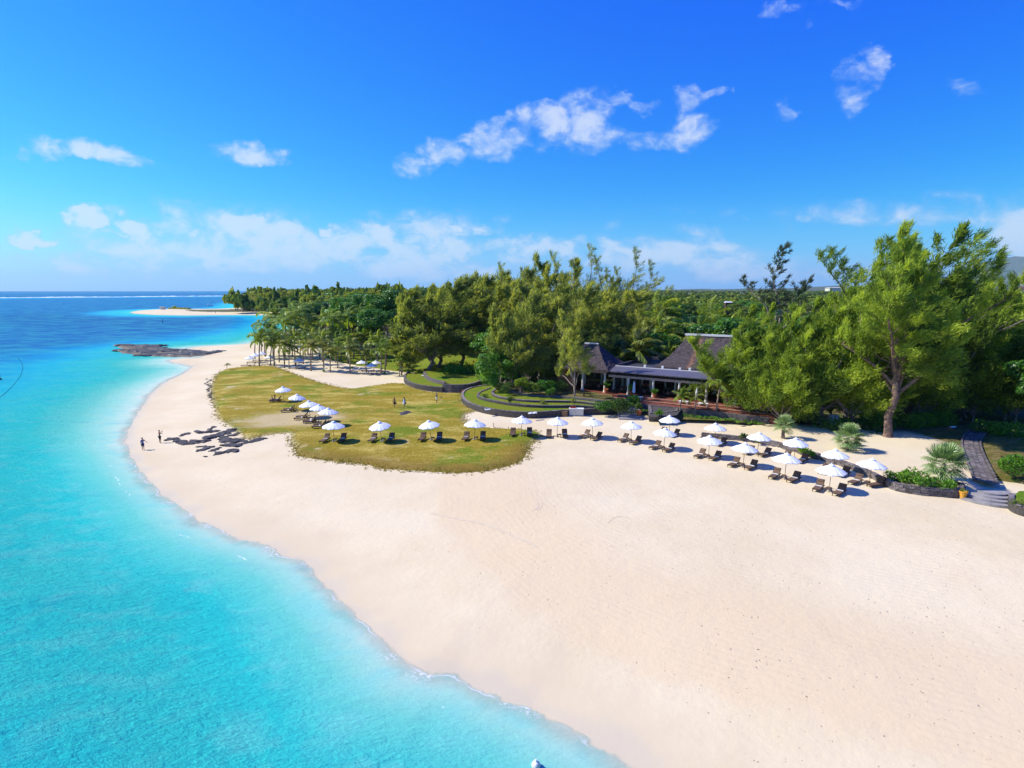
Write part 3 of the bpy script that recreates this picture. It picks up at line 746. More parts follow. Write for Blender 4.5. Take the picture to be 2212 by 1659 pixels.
# stepped terraces below the pavilion
T1 = ats([(1060,841),(1028,845),(1008,852),(1001,860),(1004,872),(1020,883),(1047,892),(1090,899),(1145,903),(1185,900),(1230,897),(1275,895),(1332,893)])
T2 = ats([(1062,842),(1036,852),(1035,861),(1058,867.5),(1098,875),(1145,880),(1190,881),(1245,880),(1308,884)], 2.0)
T3 = ats([(1082,840),(1066,847),(1067,856),(1090,863),(1145,869),(1198,869),(1250,870),(1308,877)], 2.35)
T4 = ats([(1101,843),(1103,848),(1118,854),(1153,857),(1191,859),(1236,862),(1305,870)], 2.62)
BK = [(30.0, 104.0)]
for i, (T, a, b, lb) in enumerate(((T1, 1.1, 2.02, 'outermost and tallest curved stone wall of the stepped terraces, standing on the sand'),
                                   (T2, 2.0, 2.37, 'second curved stone wall up the stepped terraces, with grass before it'),
                                   (T3, 2.35, 2.64, 'third curved stone wall up the stepped terraces, among small bushes'),
                                   (T4, 2.62, 2.90, 'topmost low stone wall of the stepped terraces, below the pavilion'))):
    stone_wall('terrace_wall', lb, T, a, b, group='dark stone terrace walls', single=(i == 0), sh=0.25 if i == 0 else 0.18)
    back = ats([(1332,868),(1320,850),(1200,832),(1110,828),(1070,832)], b)
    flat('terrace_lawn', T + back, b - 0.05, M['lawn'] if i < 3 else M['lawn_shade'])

# low curved wall in the sand among the parasols, planter wall, right corner wall
stone_wall('garden_wall', 'long low curved basalt wall winding through the sand between the parasols', WALL_A, 1.05, 1.72, 0.5, True, group='low garden walls')
PLW = ats([(1913,1052),(1925,1058),(1945,1063),(1985,1069),(2030,1073),(2073,1075),(2083,1068),(2080,1058)])
stone_wall('planter_wall', 'curved dark stone planter wall holding the bushes under the biggest fan palm', PLW, 1.05, 1.82, 0.4, True, group='low garden walls')
flat('planter_soil', PLW + ats([(2050,1035),(1960,1030),(1915,1042)], 1.6), 1.74, mat_simple('planter_soil', (0.20, 0.15, 0.09), 0.95, (0.12, 0.12, 0.04), 1.2))
CW = ats([(2190,1085),(2188,1097),(2200,1108),(2225,1116),(2270,1122),(2330,1120)])
stone_wall('corner_wall', 'curved dark stone wall at the right edge of the beach beside the steps', CW, 1.05, 1.85, 0.45, True, group='low garden walls')
flat('corner_lawn', CW + ats([(2330,1060),(2200,1065)], 1.6), 1.8, M['lawn'])

# half-round steps between the planter and the corner wall
C0 = np.array(at(2140, 1062, 1.6))
st = empty('stone_steps', (C0[0], C0[1], 1.0), 0, 'wide half-round grey stone steps going down to the sand beside the planter', 'steps')
for i, (R_, zt) in enumerate(((3.35, 0.28), (2.75, 0.46), (2.15, 0.64), (1.5, 0.80))):
    a = np.radians(np.linspace(188, 345, 26)); n = len(a)
    V = [(R_*1.0*math.cos(t), R_*0.95*math.sin(t), z) for z in (-0.1, zt) for t in a]
    F = [(j, j+1, n+j+1, n+j) for j in range(n-1)] + [tuple(range(n, 2*n)), tuple(range(n))[::-1], (n-1, 0, n, 2*n-1)]
    part('step', mesh_np('step', V, polys=F, mat=M['greystep']), st)
# path of flat stones with an edging, running back through the garden
PTH = [(2128,1040),(2118,1015),(2104,985),(2096,960),(2100,945),(2116,930)]
pa = ats(PTH, 1.55)
pl = [np.array(p) for p in resample(smooth_poly(pa, 2, False), 0.5, 0, False)]
V = []; F = []
for i, p in enumerate(pl):
    d = pl[min(i+1, len(pl)-1)] - pl[max(i-1, 0)]; n = np.array([-d[1], d[0]])/np.linalg.norm(d)
    for sgn in (-1, 1):
        q = p + n*sgn*0.85; V.append((q[0], q[1], 1.60))
    if i: b = 2*i; F.append((b-2, b, b+1, b-1))
pp = link('stone_path', mesh_np('stone_path', V, polys=F, mat=M['mortar'])); tag(pp, kind='structure')
for i, p in enumerate(pl[:-1]):
    d = pl[i+1] - p; n = np.array([-d[1], d[0]])/np.linalg.norm(d); rz = math.atan2(d[1], d[0])
    for off in (-.52, 0, .52):
        q = p + n*(off+random.uniform(-.05, .05)); part('paving_stone', STONES[random.randrange(8)], pp, (q[0], q[1], 1.60), (0, 0, rz), (.55, .52, .10))
    for sgn in (-1, 1):
        q = p + n*sgn*0.95; part('kerb_stone', STONES[random.randrange(8)], pp, (q[0], q[1], 1.66), (0, 0, rz), (.56, .20, .26))
for o_ in KIDS[pp]:
    if o_.name.startswith('kerb'): pass
# garden lawn right of and left of the path (dappled shade)
GL = ats([(2128,1012),(2112,985),(2108,955),(2130,932),(2400,930),(2500,1030),(2240,1042),(2150,1030)], 1.55)
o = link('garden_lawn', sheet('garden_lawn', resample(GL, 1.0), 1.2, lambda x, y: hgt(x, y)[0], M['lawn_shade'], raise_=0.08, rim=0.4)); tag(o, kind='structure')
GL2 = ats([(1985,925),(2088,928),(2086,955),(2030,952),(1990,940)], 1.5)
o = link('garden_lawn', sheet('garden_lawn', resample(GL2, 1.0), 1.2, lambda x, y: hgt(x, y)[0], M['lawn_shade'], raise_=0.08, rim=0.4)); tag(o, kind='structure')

# ------------------------------------------------------------------ the pavilion and the restaurant
C1 = (13.0, 107.6); RZ = math.atan2(-0.543, 0.84)
def loc(s, t): return (C1[0] + .84*s + .543*t, C1[1] - .543*s + .84*t)
def wall_box(mb, x0, x1, y0, y1, z0, z1): mb.box(((x0+x1)/2, (y0+y1)/2, (z0+z1)/2), (abs(x1-x0), abs(y1-y0), abs(z1-z0))); return mb
def mat_thatch():
    m = bpy.data.materials.new('weathered_thatch'); m.use_nodes = True; k = N(m.node_tree)
    p = k.n('ShaderNodeTexCoord').outputs['Object']
    n1 = k.noise(k.mapping(p, scale=(1, 1, .35)), 3.5, 7, 0.7); n2 = k.noise(p, 0.5, 4)
    c = k.mix(k.ss(n1, 0.35, 0.68), (0.036, 0.030, 0.033), (0.115, 0.092, 0.092)); c = k.mix(k.ss(n2, 0.4, 0.7, 0, 0.5), c, (0.085, 0.065, 0.075))
    x = k.n('ShaderNodeSeparateXYZ'); k.link(p, x.inputs[0])
    st = k.math('ABSOLUTE', k.math('SUBTRACT', k.math('ADD', x.outputs[0], k.math('MULTIPLY', x.outputs[2], -0.05)), k.math('ADD', 11.0, k.math('MULTIPLY', k.math('SUBTRACT', n1, .5), 1.2))))
    c = k.mix(k.math('MULTIPLY', k.math('MULTIPLY', k.ss(st, 0.05, 0.75, 1, 0), 0.75), k.ss(n1, 0.34, 0.60)), c, (0.30, 0.15, 0.085))
    b = k.n('ShaderNodeBsdfPrincipled'); k.link(c, b.inputs['Base Color']); b.inputs['Roughness'].default_value = 0.95; b.inputs['Specular IOR Level'].default_value = 0.1
    bp = k.n('ShaderNodeBump'); bp.inputs['Strength'].default_value = 1.0; bp.inputs['Distance'].default_value = 0.15
    k.link(k.noise(k.mapping(p, scale=(1, 1, .3)), 5, 6, 0.75), bp.inputs['Height']); k.link(bp.outputs[0], b.inputs['Normal'])
    o = k.n('ShaderNodeOutputMaterial'); k.link(b.outputs[0], o.inputs[0]); return m
M['thatch'] = mat_thatch()
M['slate'] = mat_simple('slate_roof', (0.085, 0.085, 0.12), 0.42, (0.12, 0.105, 0.125), 1.4, 0.5, 10, spec=0.5)
M['darkroof'] = mat_simple('dark_flat_roof', (0.035, 0.036, 0.05), 0.5, (0.07, 0.07, 0.09), 0.8)
M['edging'] = mat_simple('deck_edging', (0.42, 0.24, 0.17), 0.8, (0.30, 0.14, 0.09), 1.5)
M['darkwood'] = mat_simple('dark_wood', (0.040, 0.026, 0.022), 0.8)
def hip(x0, x1, y0, y1, z0, rx0, rx1, ry, z1, name, mat, n=14, sag=0.35, thick=0.35):
    """hipped roof with a short ridge, slightly concave thatch and a thick eave"""
    V = []; F = []
    base = [(x0, y0), (x1, y0), (x1, y1), (x0, y1)]; top = [(rx0, ry-.05), (rx1, ry-.05), (rx1, ry+.05), (rx0, ry+.05)]
    ring = []
    for k_ in range(n+1):
        f = k_/n; zz = z0 + (z1-z0)*(f - sag*0.25*math.sin(math.pi*f))
        pts = []
        for c in range(4):
            a = np.array(base[c])*(1-f)+np.array(top[c])*f; b = np.array(base[(c+1) % 4])*(1-f)+np.array(top[(c+1) % 4])*f
            for j in range(12): 
                q = a + (b-a)*j/12; pts.append((q[0]+random.uniform(-.05, .05), q[1]+random.uniform(-.05, .05), zz+random.uniform(-.05, .05)))
        ring.append(pts)
    m_ = 48
    for r in ring: V += r
    for k_ in range(n):
        for j in range(m_): F.append((k_*m_+j, k_*m_+(j+1) % m_, (k_+1)*m_+(j+1) % m_, (k_+1)*m_+j))
    b0 = len(V); V += [(p[0]*1.0, p[1], z0-thick) for p in ring[0]]
    for j in range(m_): F.append((b0+j, b0+(j+1) % m_, (j+1) % m_, j))
    F.append(tuple(b0+j for j in range(m_))[::-1])
    return mesh_np(name, V, polys=F, mat=mat)
def column_mesh(h, r=0.2):
    return MB().lathe([(r*1.5, 0), (r*1.5, .25), (r*1.1, .34), (r*1.0, .5), (r*.88, h-.3), (r*1.15, h-.2), (r*1.35, h-.12), (r*1.35, h)], 12).mesh('column', M['column'])
CM_T, CM_S = column_mesh(3.45), column_mesh(2.95)
# left: thatched pavilion
pv = empty('thatched_pavilion', (*C1, 1.1), RZ, 'open pavilion with a steep pyramid thatch roof, red wall and white columns', 'pavilion')
part('floor', wall_box(MB(), -5.6, 5.6, -1.6, 9.4, -0.4, 1.8).mesh('floor', M['redtile']), pv)
part('wall', wall_box(wall_box(MB(), -5.3, -2.1, -0.1, 0.15, 1.8, 5.4), -5.3, -5.05, 0.15, 8.5, 1.8, 5.4).mesh('wall', M['terracotta']), pv)
for (x, y) in ((0, 0), (4.4, 0), (-1.6, 4.2), (4.4, 4.2), (0, 8.4), (4.4, 8.4)): part('column', CM_T, pv, (x, y, 1.8))
bm_ = MB(); wall_box(bm_, -2.1, 4.7, -.2, .2, 5.25, 5.7); wall_box(bm_, 4.2, 4.6, .2, 8.4, 5.25, 5.7); wall_box(bm_, -5.2, 4.6, 8.2, 8.6, 5.25, 5.7)
part('beam', bm_.mesh('beam', M['beam']), pv)
rf = part('roof', hip(-5.5, 5.4, -0.95, 9.3, 5.95, -1.5, 1.1, 4.0, 10.1, 'roof', M['thatch']), pv)
part('ridge_cap', wall_box(MB(), -1.6, 1.2, 3.8, 4.2, 10.02, 10.22).mesh('ridge_cap', M['ridgemetal']), rf)
# right: restaurant under a slate lean-to and a big thatched hip roof
rs = empty('restaurant_building', (*loc(5.8, 0), 1.1), RZ, 'long open-sided restaurant with slate lean-to roof and large rust-streaked thatch hip roof', 'building')
o5 = 5.8
part('floor', wall_box(MB(), -0.1, 30-o5+6, -1.2, 19, -0.4, 1.8).mesh('floor', M['redtile']), rs)
part('terrace_deck', wall_box(wall_box(MB(), 1.5, 28.0, -3.1, -1.25, -0.4, 1.62), 4.5, 30.0, -5.0, -3.1, -0.4, 1.42).mesh('terrace_deck', M['redtile']), rs)
for i in range(7):
    x = 8.9 - o5 + 4.5*i
    part('column', CM_S, rs, (x, 0, 1.8))
for i in range(6):
    x = 6.8 - o5 + 4.5*i
    part('column', CM_S, rs, (x, 4.6, 1.8)); part('column', CM_S, rs, (x+1.2, 9.2, 1.8))
bm_ = MB(); wall_box(bm_, -0.6, 32-o5, -.22, .22, 4.72, 5.12); wall_box(bm_, -0.6, 32-o5, 4.4, 4.8, 4.72, 5.1); wall_box(bm_, -.6, 32-o5, 9.0, 9.4, 4.72, 5.1)
part('beam', bm_.mesh('beam', M['beam']), rs)
part('fascia', wall_box(MB(), -0.5, 32-o5, 0.3, 0.42, 5.12, 5.86).mesh('fascia', M['darkwood']), rs)  # dark panel standing in for the shade among the open rafters
# rafters under the eave
for i in range(24): part('rafter', wall_box(MB(), i*1.08-.05-.2, i*1.08+.05-.2, -.6, 0.28, 5.40, 5.54).mesh('rafter', M['darkwood']), rs)
V = [(-.9, -.70, 5.80), (32-o5, -.70, 5.80), (32-o5, 3.4, 6.25), (-.9, 3.4, 6.25)]
sl = mesh_np('roof', V + [(a, b, c-.14) for a, b, c in V], polys=[(0,1,2,3),(7,6,5,4),(0,4,5,1),(1,5,6,2),(2,6,7,3),(3,7,4,0)], mat=M['slate'])
rl = part('lean_to_roof', sl, rs)
part('ridge_cap', wall_box(MB(), -.9, 32-o5, 3.35, 3.6, 6.2, 6.36).mesh('ridge_cap', M['ridgemetal']), rl)
# slate courses
for j in range(12):
    y = -.52 + j*0.34; z = 5.80 + (y+.70)*(0.45/4.10)
    part('slate_course', MB().box(((32-o5-.9)/2, y, z+0.018), (32-o5+.8, .34, .03), tilt=0.105+.05).mesh('slate_course', M['slate']), rl)
part('flat_roof', wall_box(MB(), -.9, 32-o5, 3.6, 21, 5.85, 6.0).mesh('flat_roof', M['darkroof']), rs)
part('parapet', wall_box(wall_box(MB(), -.9, -.5, 3.6, 21, 6.0, 6.5), -.5, 32-o5, 20.6, 21, 6.0, 6.5).mesh('parapet', M['darkroof']), rs)
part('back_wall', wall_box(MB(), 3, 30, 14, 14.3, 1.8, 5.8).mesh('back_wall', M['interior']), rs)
for (x, y) in ((10-o5, 5.0), (13.2-o5, 5.2), (16.5-o5, 4.6), (18.0-o5, 5.4)): part('roof_vent', wall_box(MB(), x-.2, x+.2, y-.2, y+.2, 6.0, 6.6).mesh('roof_vent', M['whitepaint']), rs)
r2 = part('thatch_roof', hip(11-o5, 27.5-o5, 7.4, 20.5, 6.15, 15.0-o5, 22.5-o5, 14.0, 11.7, 'thatch_roof', M['thatch']), rs)
part('ridge_cap', wall_box(MB(), 14.4-o5, 23.0-o5, 13.65, 14.35, 11.62, 11.95).mesh('ridge_cap', M['ridgemetal']), r2)
for (ya, za) in ((-1.27, 1.80), (-3.13, 1.62), (-5.03, 1.42)):
    part('deck_edge', wall_box(MB(), 1.5 if ya > -4 else 4.5, 28.0, ya-.05, ya+.28, za-.10, za+.025).mesh('deck_edge', M['edging']), rs)
# stone wall below the deck, low wall at the sand and planted strip
def L2(pts): return [loc(s, t) for s, t in pts]
stone_wall('terrace_wall', 'straight dark stone wall carrying the red restaurant terrace', L2([(10.6, -5.05), (16, -5.05), (24, -5.05), (33, -5.05)]), 1.1, 2.55, 0.3, group='dark stone terrace walls', coping=False)
stone_wall('terrace_wall', 'low stone wall at the sand in front of the young coconut palms', ats([(1462,906),(1500,906),(1573,909),(1610,912),(1650,918),(1688,926)]), 1.1, 1.62, 0.4, group='dark stone terrace walls')
stone_wall('terrace_wall', 'dark stone block with a yellow-leaved plant beside the restaurant stairs', ats([(1400,888),(1403,910),(1436,909),(1463,905),(1466,890)]), 1.1, 2.35, 0.4, group='dark stone terrace walls', sh=.28, rnd=0)
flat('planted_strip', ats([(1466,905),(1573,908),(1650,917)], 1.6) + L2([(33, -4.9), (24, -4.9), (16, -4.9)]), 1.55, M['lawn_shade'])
flat('block_soil', ats([(1400,893),(1406,907),(1440,906),(1462,902)], 1.9) + ats([(1475,885),(1410,880)], 1.9), 2.3, M['mortar'])
# stairs up from the sand
sa = empty('restaurant_stairs', (*at(1368, 905), 1.1), 0, 'grey stone stairs climbing from the sand to the restaurant terrace', 'steps')
a_ = np.array(at(1362, 907)); b_ = np.array(loc(9.8, -3.2)); d_ = (b_-a_)/9; rz_ = math.atan2(d_[1], d_[0])
for i in range(9):
    q = a_ + d_*(i+.5) - a_ + (a_ - np.array([sa.location.x, sa.location.y])); h_ = 0.165*(i+1)
    part('step', MB().box((0, 0, h_/2-.1), (np.linalg.norm(d_)*1.0, 3.6, h_+.2)).mesh('step', M['greystep']), sa, (q[0], q[1], 0), (0, 0, rz_))
# ------------------------------------------------------------------ furniture and things by the restaurant
def pot_mesh(r, h, mat): return MB().lathe([(r*.6, 0), (r*.95, h*.85), (r*1.08, h*.86), (r*1.08, h), (r*.9, h), (r*.88, h*.9)], 12).mesh('pot', mat)
def leafy(name, r, h, n, mat, size=0.25, up=0.3, seed=0, shell=False):
    """a bush: leaves spread through a lumpy dome"""
    g = np.random.default_rng(seed + 900)
    nl = 6; lobes = [(g.normal(0, r*.42), g.normal(0, r*.42), h*g.uniform(.35, .72), r*g.uniform(.38, .62)) for _ in range(nl)] + [(0, 0, h*.5, r*.7)]
    li = g.integers(0, len(lobes), n); Lb = np.array(lobes)[li]
    d = g.normal(0, 1, (n, 3)); d /= np.linalg.norm(d, axis=1)[:, None]; rad = g.uniform(.55, 1.0, n)**.5
    c = Lb[:, :3] + d*Lb[:, 3:4]*rad[:, None]*np.array([1, 1, .8]); c[:, 2] = np.clip(c[:, 2], 0.03, None)
    ax = d*0.7 + g.normal(0, .6, (n, 3)) + np.array([.15, 0, up]); ax /= np.linalg.norm(ax, axis=1)[:, None]
    sx = np.cross(ax, g.normal(0, 1, (n, 3))); sx /= np.linalg.norm(sx, axis=1)[:, None]
    l = size*g.uniform(.6, 1.3, n)[:, None]; w = l*.28
    v = np.stack([c - ax*l*.5, c + sx*w, c + ax*l*.5, c - sx*w], 1).reshape(-1, 3)
    lt = np.array(g.uniform(0, 1, len(lobes)))[li]
    t = np.repeat(np.clip(.45*lt + .55*g.uniform(0, 1, n), 0, 1), 4)
    return mesh_np(name, v, quads=np.arange(4*n).reshape(-1, 4), mat=mat, attrs=dict(tint=t))
PLOCS = [((1.25, -.55), 'potted yellow-green plant beside the corner column of the pavilion', -1), ((9.5, -.6), 'orange pot with a thin plant by the second restaurant column', 0),
         ((13.9, -.6), 'orange terracotta pot with a low plant by the third restaurant column', 1), ((18.2, -.7), 'orange pot with tall leaves at the fourth restaurant column', 2), ((31.2, -.8), 'orange pot beside the far right restaurant column under the casuarinas', 3)]
for (s_, t_), lb, i in PLOCS:
    if i == -1: s_ = 4.95
    x, y = loc(s_, t_); pt = empty('potted_plant', (x, y, 2.9), 0, lb, 'potted plant', 'orange pots on the restaurant terrace')
    part('pot', pot_mesh(.42, .75, M['pot']), pt); part('leaves', leafy('leaves', .55, 1.5 if i != 1 else .9, 160, M['bright'] if i < 2 else M['shrubmix'], .42, .8, i), pt, (0, 0, .7))
x, y = at(1330+1412-1330-25, 905, 1.2)
pt = empty('potted_plant', (*at(1380, 899, 1.3), 1.3), 0, 'tall orange pot with a bushy plant on the restaurant stairs', 'potted plant', 'orange pots on the restaurant terrace')
part('pot', pot_mesh(.5, .9, M['pot']), pt); part('leaves', leafy('leaves', .6, 1.5, 200, M['shrubmix'], .35, .8, 9), pt, (0, 0, .85))
pt = empty('potted_plant', (*at(2080, 1077), 1.12), 0, 'mustard yellow pot standing on the sand at the end of the planter wall', 'pot')
part('pot', pot_mesh(.36, .72, M['potyellow']), pt); part('leaves', leafy('leaves', .34, .3, 60, M['casu_dull'], .2, .2, 12), pt, (0, 0, .66))
for (s_, t_, lb) in ((11.6, -2.3, 'low white table on the red terrace beside the stairs'), (19.4, -2.2, 'low white table on the red terrace between the young palms'), (22.6, -2.3, 'low white table on the red terrace right of the closed parasol')):
    x, y = loc(s_, t_); tq = empty('low_table', (x, y, 2.73), RZ, lb, 'table', 'low white tables on the terrace'); part('tabletop', MB().box((0, 0, .42), (1.5, .8, .06)).mesh('tabletop', M['whitepaint']), tq)
    for a in (-.65, .65):
        for b in (-.32, .32): part('leg', MB().box((a, b, .2), (.07, .07, .4)).mesh('leg', M['whitepaint']), tq)
# closed white parasols
for (s_, t_), lb in (((10.3, -.9), 'tall closed white parasol by the second restaurant column'), ((21.3, -1.6), 'closed white parasol near the coconut palms on the terrace')):
    x, y = loc(s_, t_); cu = empty('closed_parasol', (x, y, 2.72), 0, lb, 'parasol', 'closed white parasols on the restaurant terrace')
    part('pole', MB().tube([(0, 0, 0), (0, 0, 2.9)], .03).mesh('pole', M['wood']), cu); part('canopy', MB().lathe([(.16, .7), (.27, .9), (.24, 1.6), (.17, 2.4), (.05, 2.8)], 10).mesh('canopy', M['canvas']), cu)
    part('base', MB().lathe([(.28, 0), (.28, .08)], 12).mesh('base', M['greystep']), cu)
# dining tables with chairs in the shade
tt = MB().box((0, 0, .74), (1.1, 1.1, .05)).mesh('tabletop', M['wood']); lg = MB().box((0, 0, .36), (.06, .06, .72)).mesh('leg', M['wicker_d'])
cs = MB().box((0, 0, .45), (.5, .5, .06)).mesh('seat', M['wicker']); cb = MB().box((0, .25, .72), (.5, .05, .5)).mesh('backrest', M['wicker']); cl = MB().box((0, 0, .21), (.05, .05, .42)).mesh('leg', M['wicker_d'])
tb0 = empty('dining_table', (0, 0, 0), 0, 'x', 'table'); part('tabletop', tt, tb0)
for a in (-.45, .45):
    for b in (-.45, .45): part('leg', lg, tb0, (a, b, 0))
ch0 = empty('dining_chair', (0, 0, 0), 0, 'x', 'chair'); part('seat', cs, ch0); part('backrest', cb, ch0)
for a in (-.21, .21):
    for b in (-.21, .21): part('leg', cl, ch0, (a, b, 0))
first = True
for i, (s_, t_) in enumerate(((-.2, 2.3), (2.4, 3.0), (7.2, 2.0), (11.4, 2.2), (15.6, 2.4), (20.0, 2.1), (9.4, 6.5), (14.2, 6.8))):
    x, y = loc(s_, t_); inp = i < 2
    tb = tb0 if i == 0 else copy_tree(tb0); tb.location = (x, y, 2.91); tb.rotation_euler.z = RZ
    tag(tb, 'square wooden table in the shade of the ' + ('thatched pavilion' if inp else 'restaurant'), 'table', 'pavilion tables' if inp else 'restaurant tables')
    for q, (dx, dy) in enumerate(((0, .85), (0, -.85), (.85, 0), (-.85, 0))):
        cx, cy = loc(s_+dx, t_+dy); c = ch0 if first else copy_tree(ch0); first = False
        c.location = (cx, cy, 2.91); c.rotation_euler.z = RZ + (0, math.pi, -math.pi/2, math.pi/2)[q]
        tag(c, 'dark wicker chair drawn up to a table in the ' + ('pavilion' if inp else 'restaurant'), 'chair', 'pavilion chairs' if inp else 'restaurant chairs')
# beach towel cabinet, wooden box, white service box
cx, cy = at(1245, 898); kb = empty('cabinet', (cx, cy, 1.12), -0.12, 'cream two-door cabinet standing on the sand before the stepped terraces', 'cabinet')
part('body', MB().box((0, 0, .62), (2.25, .85, 1.05)).mesh('body', M['creampaint']), kb); part('plinth', MB().box((.1, 0, .05), (2.9, 1.1, .10)).mesh('plinth', M['greystep']), kb)
for q in (-.56, .56):
    dr = part('door', MB().box((0, 0, 0), (.98, .03, .8)).mesh('door', M['creampaint']), kb, (q, -.44, .58)); part('handle', MB().box((0, 0, 0), (.12, .03, .03)).mesh('handle', M['wicker_d']), dr, (-q*.7, -.03, .1))
part('top', MB().box((0, 0, 1.18), (2.35, .95, .07)).mesh('top', M['whitepaint']), kb)
rb = link('towel_crate', MB().box((0, 0, .15), (.85, .45, .12)).box((0, -.2, .26), (.85, .04, .22)).box((0, .2, .26), (.85, .04, .22)).box((-.41, 0, .26), (.04, .36, .22)).box((.41, 0, .26), (.04, .36, .22)).mesh('towel_crate', M['c_red']), None, (cx-.55, cy+.15, 1.12+1.13), (0, 0, -.12)); tag(rb, 'small red crate lying on top of the cream cabinet', 'crate')
wb = empty('wooden_box', (*at(1219, 899), 1.12), .05, 'brown wooden box on the sand left of the cream cabinet', 'box')
part('body', MB().box((0, 0, .4), (.85, .75, .75)).mesh('body', M['wood']), wb)
for q in (-.38, .38): part('batten', MB().box((q, -.385, .4), (.08, .03, .75)).mesh('batten', M['wood']), wb)
part('lid', MB().box((0, 0, .8), (.9, .8, .05)).mesh('lid', M['wood']), wb)
wb = empty('wooden_box', (*at(1000, 848), 1.15), .1, 'small terracotta-brown box at the foot of the shaded round terrace wall', 'box')
part('body', MB().box((0, 0, .3), (.8, .6, .6)).mesh('body', M['pot']), wb); part('lid', MB().box((0, 0, .63), (.88, .68, .06)).mesh('lid', M['wood']), wb)
wb = empty('service_box', (*at(1799, 916, 1.5), 1.45), .1, 'pale metal service box in the shade under the casuarinas behind the fan palms', 'box')
part('body', MB().box((0, 0, .7), (1.3, .8, 1.3)).mesh('body', M['ridgemetal']), wb); part('lid', MB().box((0, 0, 1.4), (1.4, .9, .08)).mesh('lid', M['whitepaint']), wb)
for (px, py, z, lb) in ((915, 812, 2.1, 'white cloth bundle lying on the terrace wall by the palm grove'), (1053, 885, 2.08, 'pale blue towel spread on the outer terrace wall'), (1150, 893, 2.08, 'long pale sheet lying on the outer terrace wall left of the cabinet'), (2057, 923, 1.6, 'white cloth bundle lying on the shaded garden lawn')):
    V = MB(); w = .9 if 'long' not in lb else 1.4
    nx = 8
    vv = [(w*(i/nx-.5), .5*(j/3-.5), .06+.16*random.random()*(0 < j < 3)) for j in range(4) for i in range(nx+1)] + [(w*(i/nx-.5), .5*(j/3-.5), 0.0) for j in range(4) for i in range(nx+1)]
    n9 = nx+1; ff = [(j*n9+i, j*n9+i+1, (j+1)*n9+i+1, (j+1)*n9+i) for j in range(3) for i in range(nx)]; o9 = 4*n9
    ff += [(i, o9+i, o9+i+1, i+1)[::1] for i in range(nx)] + [(3*n9+i, 3*n9+i+1, o9+3*n9+i+1, o9+3*n9+i) for i in range(nx)] + [(0, n9, o9+n9, o9), (n9-1, o9+n9-1, o9+2*n9-1, 2*n9-1)]
    o = link('cloth', mesh_np('cloth', vv, polys=ff, mat=M['towel'] if 'blue' not in lb else M['whitecush']), None, (*at(px, py, z), z), (0, 0, random.uniform(-.5, .5))); tag(o, lb, 'cloth')
# posts in the sand
for (px, py) in ((1066, 921), (1888, 622)):
    if py > 900:
        o = link('wooden_post', MB().tube([(0, 0, -.1), (0, 0, .55)], [.05, .045], 6).mesh('wooden_post', M['wood']), None, (*at(px, py), 1.1)); tag(o, 'short wooden stake standing in the sand before the terrace wall', 'post')

# ------------------------------------------------------------------ parasols and loungers
def canopy_meshes():
    n = 8; V = [(0, 0, 2.62)]; F = []; g = random.Random(3)
    R = (0.30, 0.75, 1.15, 1.52); Zr = (2.545, 2.38, 2.20, 2.00)
    for r, z in zip(R, Zr):
        for k_ in range(n*4):
            a = 2*math.pi*k_/(n*4); m = (k_ % 4)
            rr = r*(math.cos(math.pi/8)/math.cos(((a+math.pi/8) % (math.pi/4)) - math.pi/8)) * (1 - (.025 if m else 0)*(r/1.5))
            V.append((rr*math.cos(a), rr*math.sin(a), z - (0.05*math.sin(math.pi*m/4)*(r/1.5)) + g.uniform(-.006, .006)))
    m_ = n*4
    for k_ in range(m_): F.append((0, 1+k_, 1+(k_+1) % m_))
    for j in range(3):
        for k_ in range(m_): F.append((1+j*m_+k_, 1+(j+1)*m_+k_, 1+(j+1)*m_+(k_+1) % m_, 1+j*m_+(k_+1) % m_))
    b = len(V); V += [(x, y, z-0.08) for x, y, z in V[1+3*m_:1+4*m_]]
    for k_ in range(m_): F.append((1+3*m_+k_, b+k_, b+(k_+1) % m_, 1+3*m_+(k_+1) % m_))
    return mesh_np('canopy', V, polys=F, mat=M['canvas'])
can = canopy_meshes()
vent = MB().lathe([(.30, 2.60), (.25, 2.66), (.05, 2.76), (.02, 2.80)], 8).mesh('vent_cap', M['canvas'])
pole = MB().tube([(0, 0, -.2), (0, 0, 2.6)], .030, 6).mesh('pole', M['wood'])
foot = MB().lathe([(.26, 0), (.26, .05), (.06, .07), (.06, .25)], 10).mesh('base', M['greystep'])
fin = MB().lathe([(.01, 2.80), (.035, 2.83), (.035, 2.86), (.01, 2.9)], 6).mesh('finial', M['whitepaint'])
par0 = empty('parasol', (0, 0, 0), 0)
tiltroot = par0
part('canopy', can, par0); part('vent_cap', vent, par0); part('finial', fin, par0); part('pole', pole, par0); part('base', foot, par0)
rib = MB().tube([(.05, 0, 2.55), (.75, 0, 2.33), (1.5, 0, 1.97)], .014, 4).mesh('rib', M['wood'])
for k_ in range(8): part('rib', rib, par0, None, (0, 0, math.pi/4*k_))

